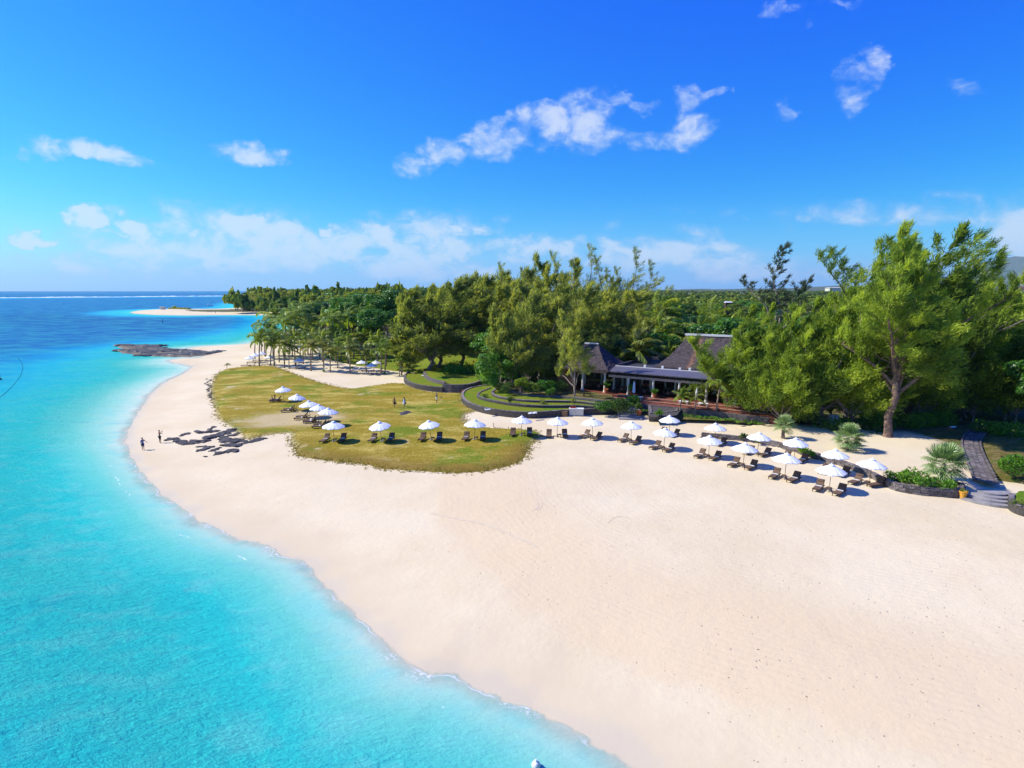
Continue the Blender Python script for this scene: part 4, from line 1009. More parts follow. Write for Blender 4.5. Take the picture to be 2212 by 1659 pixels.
# lounger: foot end towards -y
L0 = empty('sun_lounger', (0, 0, 0), 0)
part('seat', MB().box((0, -.33, .33), (.66, 1.30, .05)).mesh('seat', M['wicker']), L0)
part('frame', MB().box((-.33, -.33, .29), (.05, 1.36, .09)).box((.33, -.33, .29), (.05, 1.36, .09)).box((0, -1.0, .29), (.66, .05, .09)).box((0, .33, .29), (.66, .05, .09)).box((-.33, .65, .29), (.05, .62, .06)).box((.33, .65, .29), (.05, .62, .06)).box((0, .95, .29), (.66, .05, .06)).mesh('frame', M['wicker_d']), L0)
ba = math.radians(48)
bk = part('backrest', MB().box((0, .36, .0), (.66, .74, .045)).mesh('backrest', M['wicker']), L0, (0, .32, .35), (ba, 0, 0))
part('back_frame', MB().box((-.34, .36, -.01), (.045, .78, .07)).box((.34, .36, -.01), (.045, .78, .07)).box((0, .75, -.01), (.72, .045, .07)).mesh('back_frame', M['wicker_d']), L0, (0, .32, .35), (ba, 0, 0))
part('strut', MB().tube([(-.25, .78, .30), (-.25, .62, .70)], .018, 4).tube([(.25, .78, .30), (.25, .62, .70)], .018, 4).mesh('strut', M['wicker_d']), L0)
part('headrest', MB().box((0, .60, .05), (.48, .20, .07)).mesh('headrest', M['wicker']), L0, (0, .32, .35), (ba, 0, 0))
lgm = MB().box((0, 0, .14), (.055, .055, .28)).mesh('leg', M['wicker_d'])
for (a, b) in ((-.31, -.92), (.31, -.92), (-.31, .55), (.31, .55)): part('leg', lgm, L0, (a, b, 0))
W0 = copy_tree(L0); W_USED = [False]     # the same lounger with white cushions
cu1 = MB().box((0, -.33, .40), (.62, 1.28, .09)).mesh('cushion', M['whitecush']); cu2 = MB().box((0, .36, .07), (.62, .74, .08)).mesh('cushion', M['whitecush'])
part('cushion', cu1, W0); part('cushion', cu2, W0, (0, .32, .35), (ba, 0, 0))
TW = MB().box((0, 0, .02), (.60, .17, .06)).box((.02, -.05, .06), (.56, .12, .035)).mesh('towel', M['towel'])
tb_ = empty('side_table', (0, 0, 0), 0)
part('tabletop', MB().box((0, 0, .40), (.55, .45, .04)).box((0, -.18, .36), (.55, .03, .06)).box((0, .18, .36), (.55, .03, .06)).mesh('tabletop', M['wicker']), tb_)
lg2 = MB().box((0, 0, .19), (.045, .045, .38)).mesh('leg', M['wicker_d'])
for a in (-.24, .24):
    for b in (-.18, .18): part('leg', lg2, tb_, (a, b, 0))

def P1(ox, oy, k_, x, y): return ((ox + x/k_)/1.7778, (oy + y/k_)/1.7778)
Z2 = lambda x, y: P1(1000, 1400, 3.687, x, y); Z3 = lambda x, y: P1(1500, 1400, 4.424, x, y); Z1 = lambda x, y: P1(1900, 1300, 3.687, x, y)
Z8 = lambda x, y: P1(2500, 1300, 2.765, x, y); Z7 = lambda x, y: P1(3200, 1300, 2.37, x, y); Z6 = lambda x, y: P1(900, 1250, 3.16, x, y)
ORD = ['first', 'second', 'third', 'fourth', 'fifth', 'sixth', 'seventh', 'eighth', 'ninth', 'tenth', 'eleventh', 'twelfth', 'thirteenth']
PAR = []   # base point, tilt (about y, about x), arrangement, row phrase, extra look
for i, (b, tl, mode, extra) in enumerate((
        (Z2(335, 520), (0, 0), 'A', 'farthest one, over two sunbathers'), (Z2(515, 645), (.03, 0), 'D', 'second from the far end'), (Z2(705, 750), (-.03, 0), 'D', 'middle one'),
        (Z2(825, 812), (.03, 0), 'D2', 'fourth from the far end'), (Z2(962, 868), (.06, 0), 'D', 'nearest one'))):
    PAR.append((b, tl, mode, 'diagonal row on the turf', ('farthest', 'second farthest', 'middle', 'second nearest', 'nearest')[i]))
for i, (b, tl, mode) in enumerate(((Z2(1040, 1085), (0, .03), 'S'), (Z2(1722, 1080), (-.13, .02), 'S'), (Z3(690, 1280), (-.09, 0), 'S'), (Z3(1425, 1270), (0, 0), 'S'), (Z1(375, 1370), (.02, 0), 'S'),
        (Z1(882, 1390), (0, 0), 'S'), (Z1(1382, 1400), (0, 0), 'L'), (Z1(1930, 1455), (.02, 0), 'L'), (Z8(135, 1170), (0, 0), 'L'), (Z8(612, 1260), (0, 0), 'L'), (Z8(978, 1355), (0, 0), 'L'), (Z8(1420, 1480), (.02, 0), 'L'), (Z8(1893, 1610), (.02, 0), 'L'))):
    PAR.append((b, tl, mode, 'front row', ORD[i]))
for i, (b, tl, mode) in enumerate(((Z8(193, 1020), (0, 0), 'N'), (Z8(675, 1115), (0, 0), 'N'), (Z8(1130, 1225), (0, 0), 'N'), (Z8(1518, 1290), (0, 0), 'N'), (Z8(1940, 1430), (0, 0), 'N'), (Z7(325, 1325), (.03, 0), 'X'))):
    PAR.append((b, tl, mode, 'back row', ORD[i]))
usedL = False; usedP = False; usedT = False
def lounger(x, y, foot_dir, label, group, white=False, towel=True, tl=None):
    global usedL
    if white: o = copy_tree(W0) if W_USED[0] else W0; W_USED[0] = True
    elif not usedL: o = L0; usedL = True
    else: o = copy_tree(L0)
    jit = random.uniform(-.07, .07)
    a = math.atan2(foot_dir[0], -foot_dir[1]) + jit; z = gz(x, y) + GR(x, y)
    o.location = (x, y, z); o.rotation_euler = (0, 0, a); tag(o, label, 'sun lounger', group)
    if towel:
        yy = .14 + random.uniform(-.03, .03); ca, sa_ = math.cos(a), math.sin(a)
        t = link('towel', TW, None, (x - sa_*yy, y + ca*yy, z + .358), (0, 0, a + random.uniform(-.08, .08)))
        tag(t, tl or 'rolled white towel lying on ' + label, 'towel', 'white towels on the loungers')
    return o
def GR(x, y):
    s = float(sdist(np.array([[x, y]]), TURF)[0]); return 0.22*float(sstep(np.array([s]), 0, 1.2)[0]) + .004 if s > 0 else 0.0
ARR = {'S': (((-1.12, -.15), (-.15, -1)), ((1.12, .0), (-.05, -1))), 'L': (((-1.02, .1), (-.70, -.71)), ((.42, -1.12), (-.75, -.66))), 'N': (((-1.0, .15), (-.72, -.69)), ((.5, -.95), (-.78, -.62))),
       'D': (((-1.15, -.1), (-1, -.22)), ((-.95, -1.45), (-1, -.25))), 'D2': (((-1.3, .2), (-1, -.22)), ((-1.1, -.75), (-1, -.25))), 'A': (((-1.35, .1), (-1, -.12)), ((-1.25, -.95), (-1, -.15))), 'X': (((-1.25, .2), (-.85, -.5)), ((.35, -.75), (-.95, -.3)))}
AUX = []
for (b, tl, mode, row, nth) in PAR:
    x, y = at(b[0], b[1], 1.12)
    for _ in range(3):
        z = gz(x, y) + GR(x, y); x, y = at(b[0], b[1], z)
    p = copy_tree(par0) if usedP else par0; usedP = True
    sc = random.uniform(.97, 1.04)
    p.location = (x, y, z); p.rotation_euler = (tl[1] + random.uniform(-.035, .035), tl[0] + random.uniform(-.045, .045), random.uniform(0, .8)); p.scale = (sc, sc, 1)
    state = ' tilted' if abs(tl[0]) > .08 else ''
    lbl = 'white%s octagonal parasol on a wooden pole, %s in the %s' % (state, nth + (' from the left' if row != 'diagonal row on the turf' else ' from the camera' if False else ''), row)
    tag(p, lbl, 'parasol', 'white parasols in rows along the beach')
    loc_ = '%s parasol of the %s' % (nth, row)
    AUX.append((x, y, z))
    for i, ((dx, dy), fd) in enumerate(ARR[mode]):
        sd = ('left', 'right')[i] if mode[0] not in 'DA' else ('far', 'near')[i]
        lounger(x + dx + random.uniform(-.06, .06), y + dy + random.uniform(-.06, .06), fd, '%s brown lounger under the %s' % (sd, loc_), 'brown loungers under the parasols', towel=(random.random() < .8),
                tl='white towel, %s lounger, %s' % (sd, loc_))
    t = copy_tree(tb_) if usedT else tb_; usedT = True
    dx, dy = {'S': (.25, -.25), 'L': (-.28, -.35), 'N': (-.28, -.35), 'X': (-.4, -.3)}.get(mode, (-.5, -.7))
    t.location = (x+dx, y+dy, gz(x+dx, y+dy) + GR(x+dx, y+dy)); t.rotation_euler = (0, 0, random.uniform(-.3, .3) + (0 if mode == 'S' else .7))
    tag(t, 'brown side table, %s' % loc_, 'side table', 'side tables between the loungers')
lounger(*at(1844, 963, 1.5), (-.9, -.4), 'lone brown lounger on the sand beside the middle fan palm', 'brown loungers under the parasols')

# grove parasols with white-cushioned loungers
GRV = [(Z6(190, 490), 'leftmost parasol at the seaward edge of the palm grove'), (Z6(255, 452), 'second parasol at the seaward edge of the palm grove'), (Z6(335, 430), 'parasol set back among the leftmost palm trunks'), (Z6(437, 478), 'parasol between two leftmost thick palm trunks'),
       (Z6(790, 520), 'lone parasol in the middle of the palm grove'), (Z6(1550, 550), 'left parasol of the cluster at the grove front'), (Z6(1668, 590), 'front parasol of the cluster at the grove front'), (Z6(1722, 555), 'right parasol of the cluster at the grove front')]
for i, (b, ph) in enumerate(GRV):
    x, y = at(b[0], b[1], 1.1); z = gz(x, y); x, y = at(b[0], b[1], z)
    p = copy_tree(par0); p.location = (x, y, z); p.rotation_euler = (0, random.uniform(-.03, .03), random.random()); tag(p, 'white octagonal ' + ph, 'parasol', 'white parasols in the palm grove')
    for j, (dx, dy) in enumerate(((-1.1, -.6), (1.0, -.9))):
        white = i >= 4; lounger(x+dx, y+dy, (-.95, -.3), ('%s %s lounger, %s' % (('left', 'right')[j], 'white cushioned' if white else 'brown', ph.replace('parasol', 'spot', 1) if False else 'under the ' + ph)), 'loungers in the palm grove', white=white, towel=False)

# ------------------------------------------------------------------ vegetation: templates
def norm(a): return a / np.maximum(np.linalg.norm(a, axis=-1, keepdims=True), 1e-9)
def blades(C, D, n, sig, ln, wd, spread, g, tint_c, wind=(0.35, 0, 0), tintvar=0.35):
    """slender needle sprays: n triangles about each clump centre C, combed along D"""
    m = len(C); sg_ = np.repeat(sig, n)[:, None]; o = np.repeat(C, n, 0) + g.normal(0, 1, (m*n, 3))*sg_*np.array([.72, .72, .55]) + np.repeat(norm(D), n, 0)*g.uniform(-1.5, 2.1, (m*n, 1))*sg_
    d = norm(np.repeat(D, n, 0) + g.normal(0, spread, (m*n, 3)) + np.array(wind))
    L = ln*g.uniform(.55, 1.35, m*n)[:, None]; w = norm(np.cross(d, g.normal(0, 1, (m*n, 3))))*wd*g.uniform(.6, 1.3, m*n)[:, None]
    v = np.stack([o - w, o + w, o + d*L], 1).reshape(-1, 3)
    t = np.clip(np.repeat(tint_c, n) + g.uniform(-tintvar, tintvar, m*n), 0, 1)
    return v, np.repeat(t, 3)
def casuarina(name, seed, H=20., spread=5.0, leaders=5, fork=.25, lean=.12, nb=60, dens=1.0, top_thin=0.0, leafmat='casu', bark='bark_grey', start=.22, blade=(.55, .07), el=(58, 82), droop=.25, lz=(.72, 1.0), sig=.42, puff=1.0, tr=.0135):
    g = np.random.default_rng(seed)
    tb = MB(); C = []; D = []; SG = []; T = []
    r0 = H*tr
    fk = np.array([lean*.3*H*fork, 0, fork*H])
    q1 = np.array([g.normal(0, .22), g.normal(0, .22), fork*H*.33]); q2 = fk*.68 + np.array([g.normal(0, .22), g.normal(0, .22), 0])
    tb.tube([(0, 0, -1.0), (0, 0, 0), (0, 0, .5), tuple(q1), tuple(q2), tuple(fk)], [r0*1.8, r0*1.45, r0*1.15, r0, r0*.95, r0*.9], 9)
    lb = MB()
    for i in range(leaders):
        az = 2*math.pi*(i + g.uniform(-.3, .3))/leaders; e = math.radians(g.uniform(*el)) if i else math.radians(84)
        d = np.array([math.cos(az)*math.cos(e), math.sin(az)*math.cos(e), math.sin(e)]); Ln = (H - fk[2])*(g.uniform(*lz)*(.45 + .55*math.sin(e)) if i else 1.0)
        p = fk.copy() if g.random() < .5 else q2 + (fk-q2)*g.random(); pts = [p.copy()]; nseg = 14; wob = g.normal(0, .06, 3)
        for k_ in range(nseg):
            f = k_/nseg; wob = wob*.6 + g.normal(0, .085, 3); d = norm(d + np.array([lean*.10*(1+f), 0, .045*(1.6 if e < .7 else 1)]) + wob); p = p + d*Ln/nseg; pts.append(p.copy())
        pts = np.array(pts); lb.tube([tuple(q) for q in pts], [r0*.55*(1-j/(nseg+1))**1.3 + .018 for j in range(nseg+1)], 5)
        nbr = int(Ln/.80*dens)
        for b in range(nbr):
            s = start + (1-start)*(b + g.random())/nbr; j = min(int(s*nseg), nseg-1); q = pts[j] + (pts[j+1]-pts[j])*(s*nseg-j)
            if top_thin and s > .6 and g.random() < top_thin: continue
            a = b*2.4 + g.normal(0, .4); bl = spread*(1-s)**.70*g.uniform(.40, 1.08) + .5
            bd = norm(np.array([math.cos(a) + lean*1.8, math.sin(a), .30 + .9*s + g.normal(0, .15)])); st_ = max(2, int(bl/.6)); bp = [q.copy()]; w = q.copy(); bdd = bd.copy(); tc = .5 + g.normal(0, .17)
            for k_ in range(st_):
                bdd = norm(bdd + np.array([lean*.25, 0, -droop*(k_/st_) + .04]) + g.normal(0, .10, 3)); w = w + bdd*bl/st_; bp.append(w.copy())
                if (k_+1)/st_ > (.50 if s < .5 else .12) or bl < 1.2:
                    sz = sig*(1.20 - .72*s)*g.uniform(.7, 1.25)*puff
                    C.append(w + g.normal(0, .10, 3)); D.append(bdd*.7 + np.array([lean*1.6, 0, .20 + .45*s])); SG.append(sz); T.append(tc + g.normal(0, .08))
            if bl > 1.3: lb.tube([tuple(z_) for z_ in bp], [max(.014, r0*.15*(1-k_/(len(bp)))) for k_ in range(len(bp))], 3, False)
        for k_ in range(3): C.append(pts[-1-k_]*.7 + pts[-2-k_]*.3); D.append(d*2.0 + np.array([lean*2, 0, 0])); SG.append(.16); T.append(.5)
    C, D, SG, T = map(np.array, (C, D, SG, T))
    v, t = blades(C, D, nb, SG, blade[0], blade[1], .50, g, T, (lean*1.3, 0, -.10), .30)
    return dict(H=float(np.percentile(v[:, 2], 99.97)), kind=name, trunk=tb.mesh('trunk', M[bark], True), limbs=lb.mesh('limbs', M[bark]), crown=mesh_np('crown', v, tris=np.arange(len(v)).reshape(-1, 3), mat=M[leafmat], attrs=dict(tint=t)))
def broadleaf(name, seed, H=14., R=6., n_l=16, n=9000, leaf=.42, mat='broad', low=.28):
    g = np.random.default_rng(seed); lobes = []
    for i in range(n_l):
        a = g.uniform(0, 2*math.pi); rr = R*.70*math.sqrt(g.random()); z = H*(low + .18 + (.80 - low - .18 + .04)*g.random()*(1 - .35*(rr/R)**2)); r = R*g.uniform(.24, .40)
        lobes.append((rr*math.cos(a), rr*math.sin(a), min(z, H - r*.8), r))
    lobes.append((0, 0, H*.70, R*.42)); Lb = np.array(lobes); li = g.choice(len(lobes), n, p=(Lb[:, 3]**2/(Lb[:, 3]**2).sum()))
    d = norm(g.normal(0, 1, (n, 3)) + np.array([0, 0, .25])); f = Lb[li]; c = f[:, :3] + d*f[:, 3:4]*(g.uniform(.5, 1.0, n)**.4)[:, None]*np.array([1, 1, .72])
    c += .18*f[:, 3:4]*np.sin(c*2.1 + f[:, [0]])
    nr = norm(d*.8 + np.array([0, 0, .5]) + g.normal(0, .45, (n, 3))); sx = norm(np.cross(nr, g.normal(0, 1, (n, 3)))); sy = np.cross(nr, sx)
    l = leaf*g.uniform(.6, 1.3, n)[:, None]
    v = np.stack([c - sx*l*.6, c + sy*l*.3, c + sx*l*.6, c - sy*l*.3], 1).reshape(-1, 3); lt = g.uniform(.2, .8, len(lobes))[li]
    t = np.repeat(np.clip(.5*lt + g.uniform(0, .6, n), 0, 1), 4)
    tb = MB(); r0 = H*.022; tb.tube([(0, 0, -.8), (0, 0, 0), (.2, 0, H*.2), (.1, .1, H*low*1.2)], [r0*1.4, r0*1.2, r0, r0*.85], 7); lb = MB()
    for (x, y, z, r) in lobes[:10]: lb.tube([(.1, .1, H*low), (x*.5, y*.5, H*low + (z-H*low)*.45), (x, y, z)], [r0*.55, r0*.35, r0*.12], 4)
    return dict(H=H, kind=name, trunk=tb.mesh('trunk', M['bark_grey'], True), limbs=lb.mesh('limbs', M['bark_grey']), crown=mesh_np('crown', v, quads=np.arange(4*n).reshape(-1, 4), mat=M[mat], attrs=dict(tint=t)))

def frond_mesh(g, az, el, L, mat, wind=.5, nl=26, curl=1.0):
    """one coconut frond: bending midrib, leaflets hanging on both sides, blown towards +x"""
    d = np.array([math.cos(az)*math.cos(el), math.sin(az)*math.cos(el), math.sin(el)]); p = np.zeros(3); pts = [p]; n = 9
    for k_ in range(n):
        f = k_/n; d = norm(d + np.array([wind*.30*(.3+f), 0, -.24*curl*(.2+f)])); p = p + d*L/n; pts.append(p)
    pts = np.array(pts); V = []; F = []; T = []
    side0 = norm(np.cross(norm(pts[4]-pts[0]), np.array([0, 0, 1.0])))
    for s in (-1, 1):
        for j in range(nl):
            f = .12 + .86*(j + g.random()*.5)/nl; i = min(int(f*n), n-1); q = pts[i] + (pts[i+1]-pts[i])*(f*n-i); t = norm(pts[i+1]-pts[i]); sd = norm(side0 - t*(side0@t))
            ll = L*.32*math.sin(math.pi*(.12+.80*f))**.6*g.uniform(.85, 1.1)
            dd = norm(sd*s*.85 + t*.55 + np.array([wind*.55, 0, -.32]) + g.normal(0, .07, 3)); w = norm(np.cross(dd, np.array([.1, .1, 1])))*.060*L/3
            m = q + dd*ll*.5; e_ = m + norm(dd + np.array([wind*.25, 0, -.5]))*ll*.5; b = len(V)
            V += [q-w, q+w, m+w, m-w, e_]; F += [(b, b+1, b+2, b+3), (b+3, b+2, b+4)]; tv = np.clip(.5+g.normal(0, .18), 0, 1); T += [tv]*5
    for i in range(n):
        b = len(V); w = np.array([0, 0, .03*(1-i/n)+.01]); V += [pts[i]-w, pts[i]+w, pts[i+1]+w*.8, pts[i+1]-w*.8]; F.append((b, b+1, b+2, b+3)); T += [.95]*4
    return mesh_np('frond', np.array(V), polys=F, mat=mat, attrs=dict(tint=T))
def palm_template(seed, H=5., nf=22, L=3.9, wind=.55, mat='frond', lean=.08):
    g = np.random.default_rng(seed); tb = MB(); n = 8
    pts = [(lean*H*(k_/n)**2*1.0, g.normal(0, .03), H*k_/n - (.6 if k_ == 0 else 0)) for k_ in range(n+1)]
    tb.tube(pts, [.22] + [.17 - .05*k_/n for k_ in range(1, n+1)], 7)
    fr = []
    for i in range(nf):
        az = i*2.4 + g.normal(0, .2); f = i/nf; el = math.radians(82 - 84*f + g.normal(0, 6)); fr.append(frond_mesh(g, az, el, L*g.uniform(.8, 1.1), M[mat], wind, curl=1.1))
    nuts = MB()
    for i in range(7): 
        a = g.uniform(0, 6.3); nuts.lathe([(.02, -.13), (.11, -.05), (.11, .05), (.02, .13)], 5, (.22*math.cos(a), .22*math.sin(a), g.uniform(-.35, -.1)))
    return dict(H=H + L*.62, top=pts[-1], trunk=tb.mesh('trunk', M['bark_palm'], True), fronds=fr, nuts=nuts.mesh('coconuts', M['casu_dull']))
def make_palm(T, label, group=None, name='coconut_palm', nuts=False):
    r = empty(name, (0, 0, 0), 0, label, 'palm tree', group); part('trunk', T['trunk'], r)
    for f in T['fronds']: part('frond', f, r, T['top'])
    if nuts: part('coconuts', T['nuts'], r, T['top'])
    return r
def make_tree(T, label, name, group=None, cat='tree'):
    r = empty(name, (0, 0, 0), 0, label, cat, group); part('trunk', T['trunk'], r); part('limbs', T['limbs'], r); part('crown', T['crown'], r); return r
TMPL = {}
TMPL['hero'] = casuarina('casuarina', 11, 26, 5.8, 10, .26, .13, 120, 1.15, bark='bark_red', start=.10, blade=(.50, .050), el=(24, 78), lz=(.55, .95), sig=.44, tr=.017)
TMPL['ca'] = casuarina('casuarina', 12, 18, 4.4, 9, .12, .13, 95, 1.1, start=.08, blade=(.48, .052), el=(22, 76), sig=.50, lz=(.50, .95))
TMPL['cb'] = casuarina('casuarina', 13, 14, 4.0, 11, .10, .10, 105, 1.15, start=.10, blade=(.48, .055), el=(6, 72), sig=.52, droop=.4, lz=(.55, .95))
TMPL['cc'] = casuarina('casuarina', 14, 20, 4.4, 7, .14, .13, 85, 1.05, leafmat='casu_dull', start=.08, el=(28, 78), sig=.50, lz=(.55, .95))
TMPL['cd'] = casuarina('casuarina', 15, 19, 4.8, 8, .15, .15, 85, 1.0, leafmat='casu_dull', start=.12, el=(24, 76), sig=.52, lz=(.5, .92))
TMPL['wispy'] = casuarina('casuarina', 16, 22, 3.0, 5, .30, .18, 34, 1.0, top_thin=.25, leafmat='casu_dark', start=.35, el=(58, 80), sig=.30, blade=(.6, .06), droop=.5)
TMPL['wispy2'] = casuarina('casuarina', 17, 22, 3.0, 7, .30, .22, 20, 1.5, top_thin=.25, leafmat='casu_dull', start=.22, el=(52, 82), sig=.36, blade=(.55, .042))
TMPL['spire'] = casuarina('casuarina', 19, 22, 3.2, 8, .22, .20, 30, 1.6, top_thin=.15, start=.12, el=(50, 82), sig=.36, lz=(.6, .95), blade=(.55, .045))
TMPL['bare'] = casuarina('casuarina', 18, 15, 4.4, 8, .20, .05, 55, .60, leafmat='casu_dull', start=.40, el=(24, 74), sig=.46)
TMPL['ba'] = broadleaf('broad', 21, 14, 6.5, 18, 11000, .40)
TMPL['bb'] = broadleaf('broad', 22, 12, 5.5, 14, 8000, .42)
TMPL['bc'] = broadleaf('broad', 23, 10, 4.8, 12, 7000, .34, 'bright', .12)
TMPL['bd'] = broadleaf('broad', 24, 9, 4.2, 12, 6000, .32, 'shrubmix', .20)
PT = [palm_template(31, 5.8, 18, 3.5), palm_template(32, 6.2, 17, 3.6, .6, 'frond', .10), palm_template(33, 5.2, 18, 3.3, .5, 'frond_y', .05), palm_template(34, 6.4, 17, 3.8, .7, 'frond', .14)]
PT_low = [palm_template(41, 8.0, 15, 4.2, .6), palm_template(42, 9.0, 15, 4.4, .7, 'frond')]
ROOTS = {}
def plant(key, x, y, H, label, name, group=None, z=None, rz=None, wide=1.0):
    T = TMPL[key]
    if key not in ROOTS: r = make_tree(T, label, name, group); ROOTS[key] = r
    else: r = copy_tree(ROOTS[key]); r.name = name; tag(r, label, 'tree', group)
    if group is None and 'group' in r: del r['group']
    z = gz(x, y) if z is None else z
    s = H / T['H']; r.location = (x, y, z - .05); r.rotation_euler = (0, 0, random.uniform(-.45, .45) if rz is None else rz); r.scale = (s*wide, s*wide, s)
    return r
def plant_at(key, px, Y, ytop, label, name='casuarina_tree', group=None, z=None, rz=None, wide=1.0, zb=None):
    x = colx(px, Y); z0 = gz(x, Y) if z is None else z
    return plant(key, x, Y, max(2., ztop(ytop, Y) - z0), label, name, group, z0, rz, wide)
# ------------------------------------------------------------------ vegetation: the named trees, right to left
plant_at('hero', 1929, 78, 484, 'biggest casuarina with a thick forked red-brown trunk, right of the pavilion, blown rightwards', z=1.5, rz=0.1, wide=.9)
for key, px, Y, yt, lb, w in (
    ('ca', 1972, 92, 482, 'tall casuarina behind the biggest one, its tops streaming right against the sky', 1.0),
    ('ca', 1574, 94, 655, 'casuarina whose low crown hides the right end of the restaurant roof', 1.15),
    ('cb', 1655, 88, 655, 'bushy yellow-green casuarina in front of the restaurant columns', .95),
    ('ca', 1712, 89, 640, 'leaning yellow-green casuarina left of the thick forked trunk, second in its row', .95),
    ('cb', 1775, 86, 618, 'broad yellow-green casuarina just left of the thick forked trunk', 1.0),
    ('ca', 1832, 92, 560, 'tall casuarina with small spires at the left of the biggest crown', .85),
    ('cb', 1880, 96, 530, 'casuarina filling the gap behind the biggest trunk, dark inside', .9),
    ('cb', 2110, 96, 632, 'rounded casuarina right of the biggest one, below the mountain', 1.0),
    ('cb', 2180, 92, 655, 'casuarina crown cut by the right edge of the picture, upper one', .95),
    ('cb', 2262, 84, 645, 'casuarina branch crown hanging in from the right edge', 1.0),
    ('cb', 1740, 104, 640, 'shaded casuarina second rank behind the yellow-green front row', 1.0),
    ('ca', 1630, 112, 652, 'casuarina behind the big thatched roof on its right side', .9),
    ('cb', 2010, 108, 612, 'casuarina second rank right, seen between the tall leaning tops', 1.0),
    ('wispy', 1668, 135, 516, 'sparse dark casuarina with drooping tassels standing alone above the forest', 1.0),
    ('cb', 1842, 84, 650, 'low bushy casuarina between the broad one and the thick forked trunk', .9),
    ('cb', 1690, 84, 700, 'lowest yellow-green casuarina at the front, behind the leftmost fan palm', .9),
    ('cb', 2000, 88, 690, 'low casuarina crown just right of the thick forked trunk', .8),
    ('cb', 2085, 90, 650, 'casuarina crown right of the biggest one with long low branches', .9),
    ('spire', 1842, 98, 520, 'slender dark spire at the left shoulder of the biggest crown', 1.0),
    ('spire', 1872, 100, 512, 'second slender spire from the left behind the biggest crown', 1.0),
    ('spire', 1905, 97, 500, 'third slender spire from the left behind the biggest crown', 1.0),
    ('spire', 2002, 96, 490, 'tall feathery spire right of the highest top, streaming right', 1.2),
    ('spire', 2026, 99, 512, 'last feathery spire on the right before the mountain', 1.1),
    # centre
    ('cd', 932, 139, 600, 'casuarina with a bent trunk on the round terrace, leftmost of its group', 1.3),
    ('cd', 951, 144, 592, 'casuarina with twin straight trunks on the round terrace', 1.1),
    ('cd', 1000, 150, 590, 'casuarina with thin wavy trunks beside the green clearing', 1.0),
    ('cc', 1062, 165, 585, 'pale-trunked casuarina behind the grey garden path', 1.0),
    ('cd', 1105, 112, 628, 'pale forked casuarina rising from the stepped terraces beside the bright bush', .85),
    ('cc', 1165, 122, 600, 'yellowish casuarina between the forked pale one and the thatched pavilion', 1.1),
    ('bare', 1240, 101.5, 665, 'half-bare casuarina with pale twisted limbs before the thatched pavilion', .75),
    ('cd', 1215, 125, 610, 'olive casuarina behind the half-bare one, left of the pavilion', 1.1),
    ('cc', 1285, 134, 620, 'olive casuarina rising behind the pavilion ridge', 1.1),
    ('cc', 1345, 140, 640, 'olive casuarina behind the twin coconut palms', .95),
    ('wispy2', 1120, 155, 548, 'tall thin-topped casuarina, leftmost of the high spires above the centre', 1.0),
    ('wispy2', 1165, 150, 560, 'thin-topped casuarina second from left among the centre spires', 1.0),
    ('cc', 1195, 152, 545, 'dense dark-topped casuarina in the middle of the centre spires', .9),
    ('wispy2', 1232, 148, 522, 'highest casuarina spire of the centre, bending right', 1.0),
    ('wispy2', 1275, 158, 575, 'low thin casuarina spire right of the highest one', 1.0),
    ('wispy2', 1325, 150, 530, 'feathery casuarina spire standing free right of centre', 1.0),
    ('wispy2', 1362, 158, 558, 'casuarina with a crooked drooping top, last spire before the dark palm', 1.0),
    ('cd', 1085, 170, 575, 'grey-green casuarina behind the centre trees, left part of the skyline', 1.1),
    ('cd', 1035, 178, 580, 'grey-green casuarina on the skyline above the clearing', 1.1),
    ('cd', 975, 172, 592, 'grey-green casuarina on the skyline left of the clearing', 1.1),
    ('cc', 890, 150, 640, 'soft green casuarina crown drooping over the right end of the palm grove', 1.2),
    ('cc', 868, 140, 705, 'low soft casuarina at the right end of the palm grove', 1.1),
    ('cc', 1130, 138, 610, 'casuarina between the bright bush and the yellowish one, second rank', 1.2)):
    plant_at(key, px, Y, yt, lb, rz=None, wide=w)
for key, px, Y, yt, lb, w in (
    ('bc', 1076, 110, 742, 'bright green large-leaved tree beside the stepped terraces', 1.05),
    ('bc', 1050, 124, 770, 'lower bright green bushy tree behind the round terrace wall', .9),
    ('ba', 838, 205, 612, 'dark broadleaf tree with layered crown, highest left of the casuarinas', 1.0),
    ('ba', 768, 215, 622, 'big dark green broadleaf tree behind the palm grove', 1.25),
    ('bb', 815, 178, 655, 'dark round broadleaf crown right behind the grove palms', 1.1),
    ('bb', 725, 245, 640, 'mid green broadleaf tree at the left of the dark pair', 1.1),
    ('bb', 745, 200, 690, 'lit green broadleaf tree low between the palms', 1.0),
    ('ba', 905, 215, 610, 'dark broadleaf tree peeping above the casuarinas near the terrace', 1.0),
    ('bd', 1180, 117, 775, 'dark green bushy tree before the pavilion wall', .8),
    ('bd', 1140, 119, 760, 'leafy tree under the yellowish casuarina', .9),
    ('ba', 2085, 96, 735, 'dark glossy broadleaf tree in the garden right of the big trunk', .7),
    ('bb', 2180, 90, 770, 'dark broadleaf tree over the garden lawn at the right edge', .7),
    ('bb', 2250, 80, 745, 'broadleaf tree cut by the right edge above the garden lawn', .7),
    ('ba', 1990, 112, 740, 'shaded broadleaf tree deep in the garden', .8),
    ('bb', 1570, 118, 668, 'dark leafy tree above the big thatched roof', 1.0),
    ('ba', 1480, 150, 668, 'dark tree behind the restaurant among the feather palms', 1.0),
    ('bb', 1420, 128, 705, 'dark tree filling the gap between the two thatched roofs', 1.0),
    ('bb', 1330, 124, 720, 'dark tree behind the right slope of the pavilion roof', .9)):
    plant_at(key, px, Y, yt, lb, 'broadleaf_tree', wide=w)
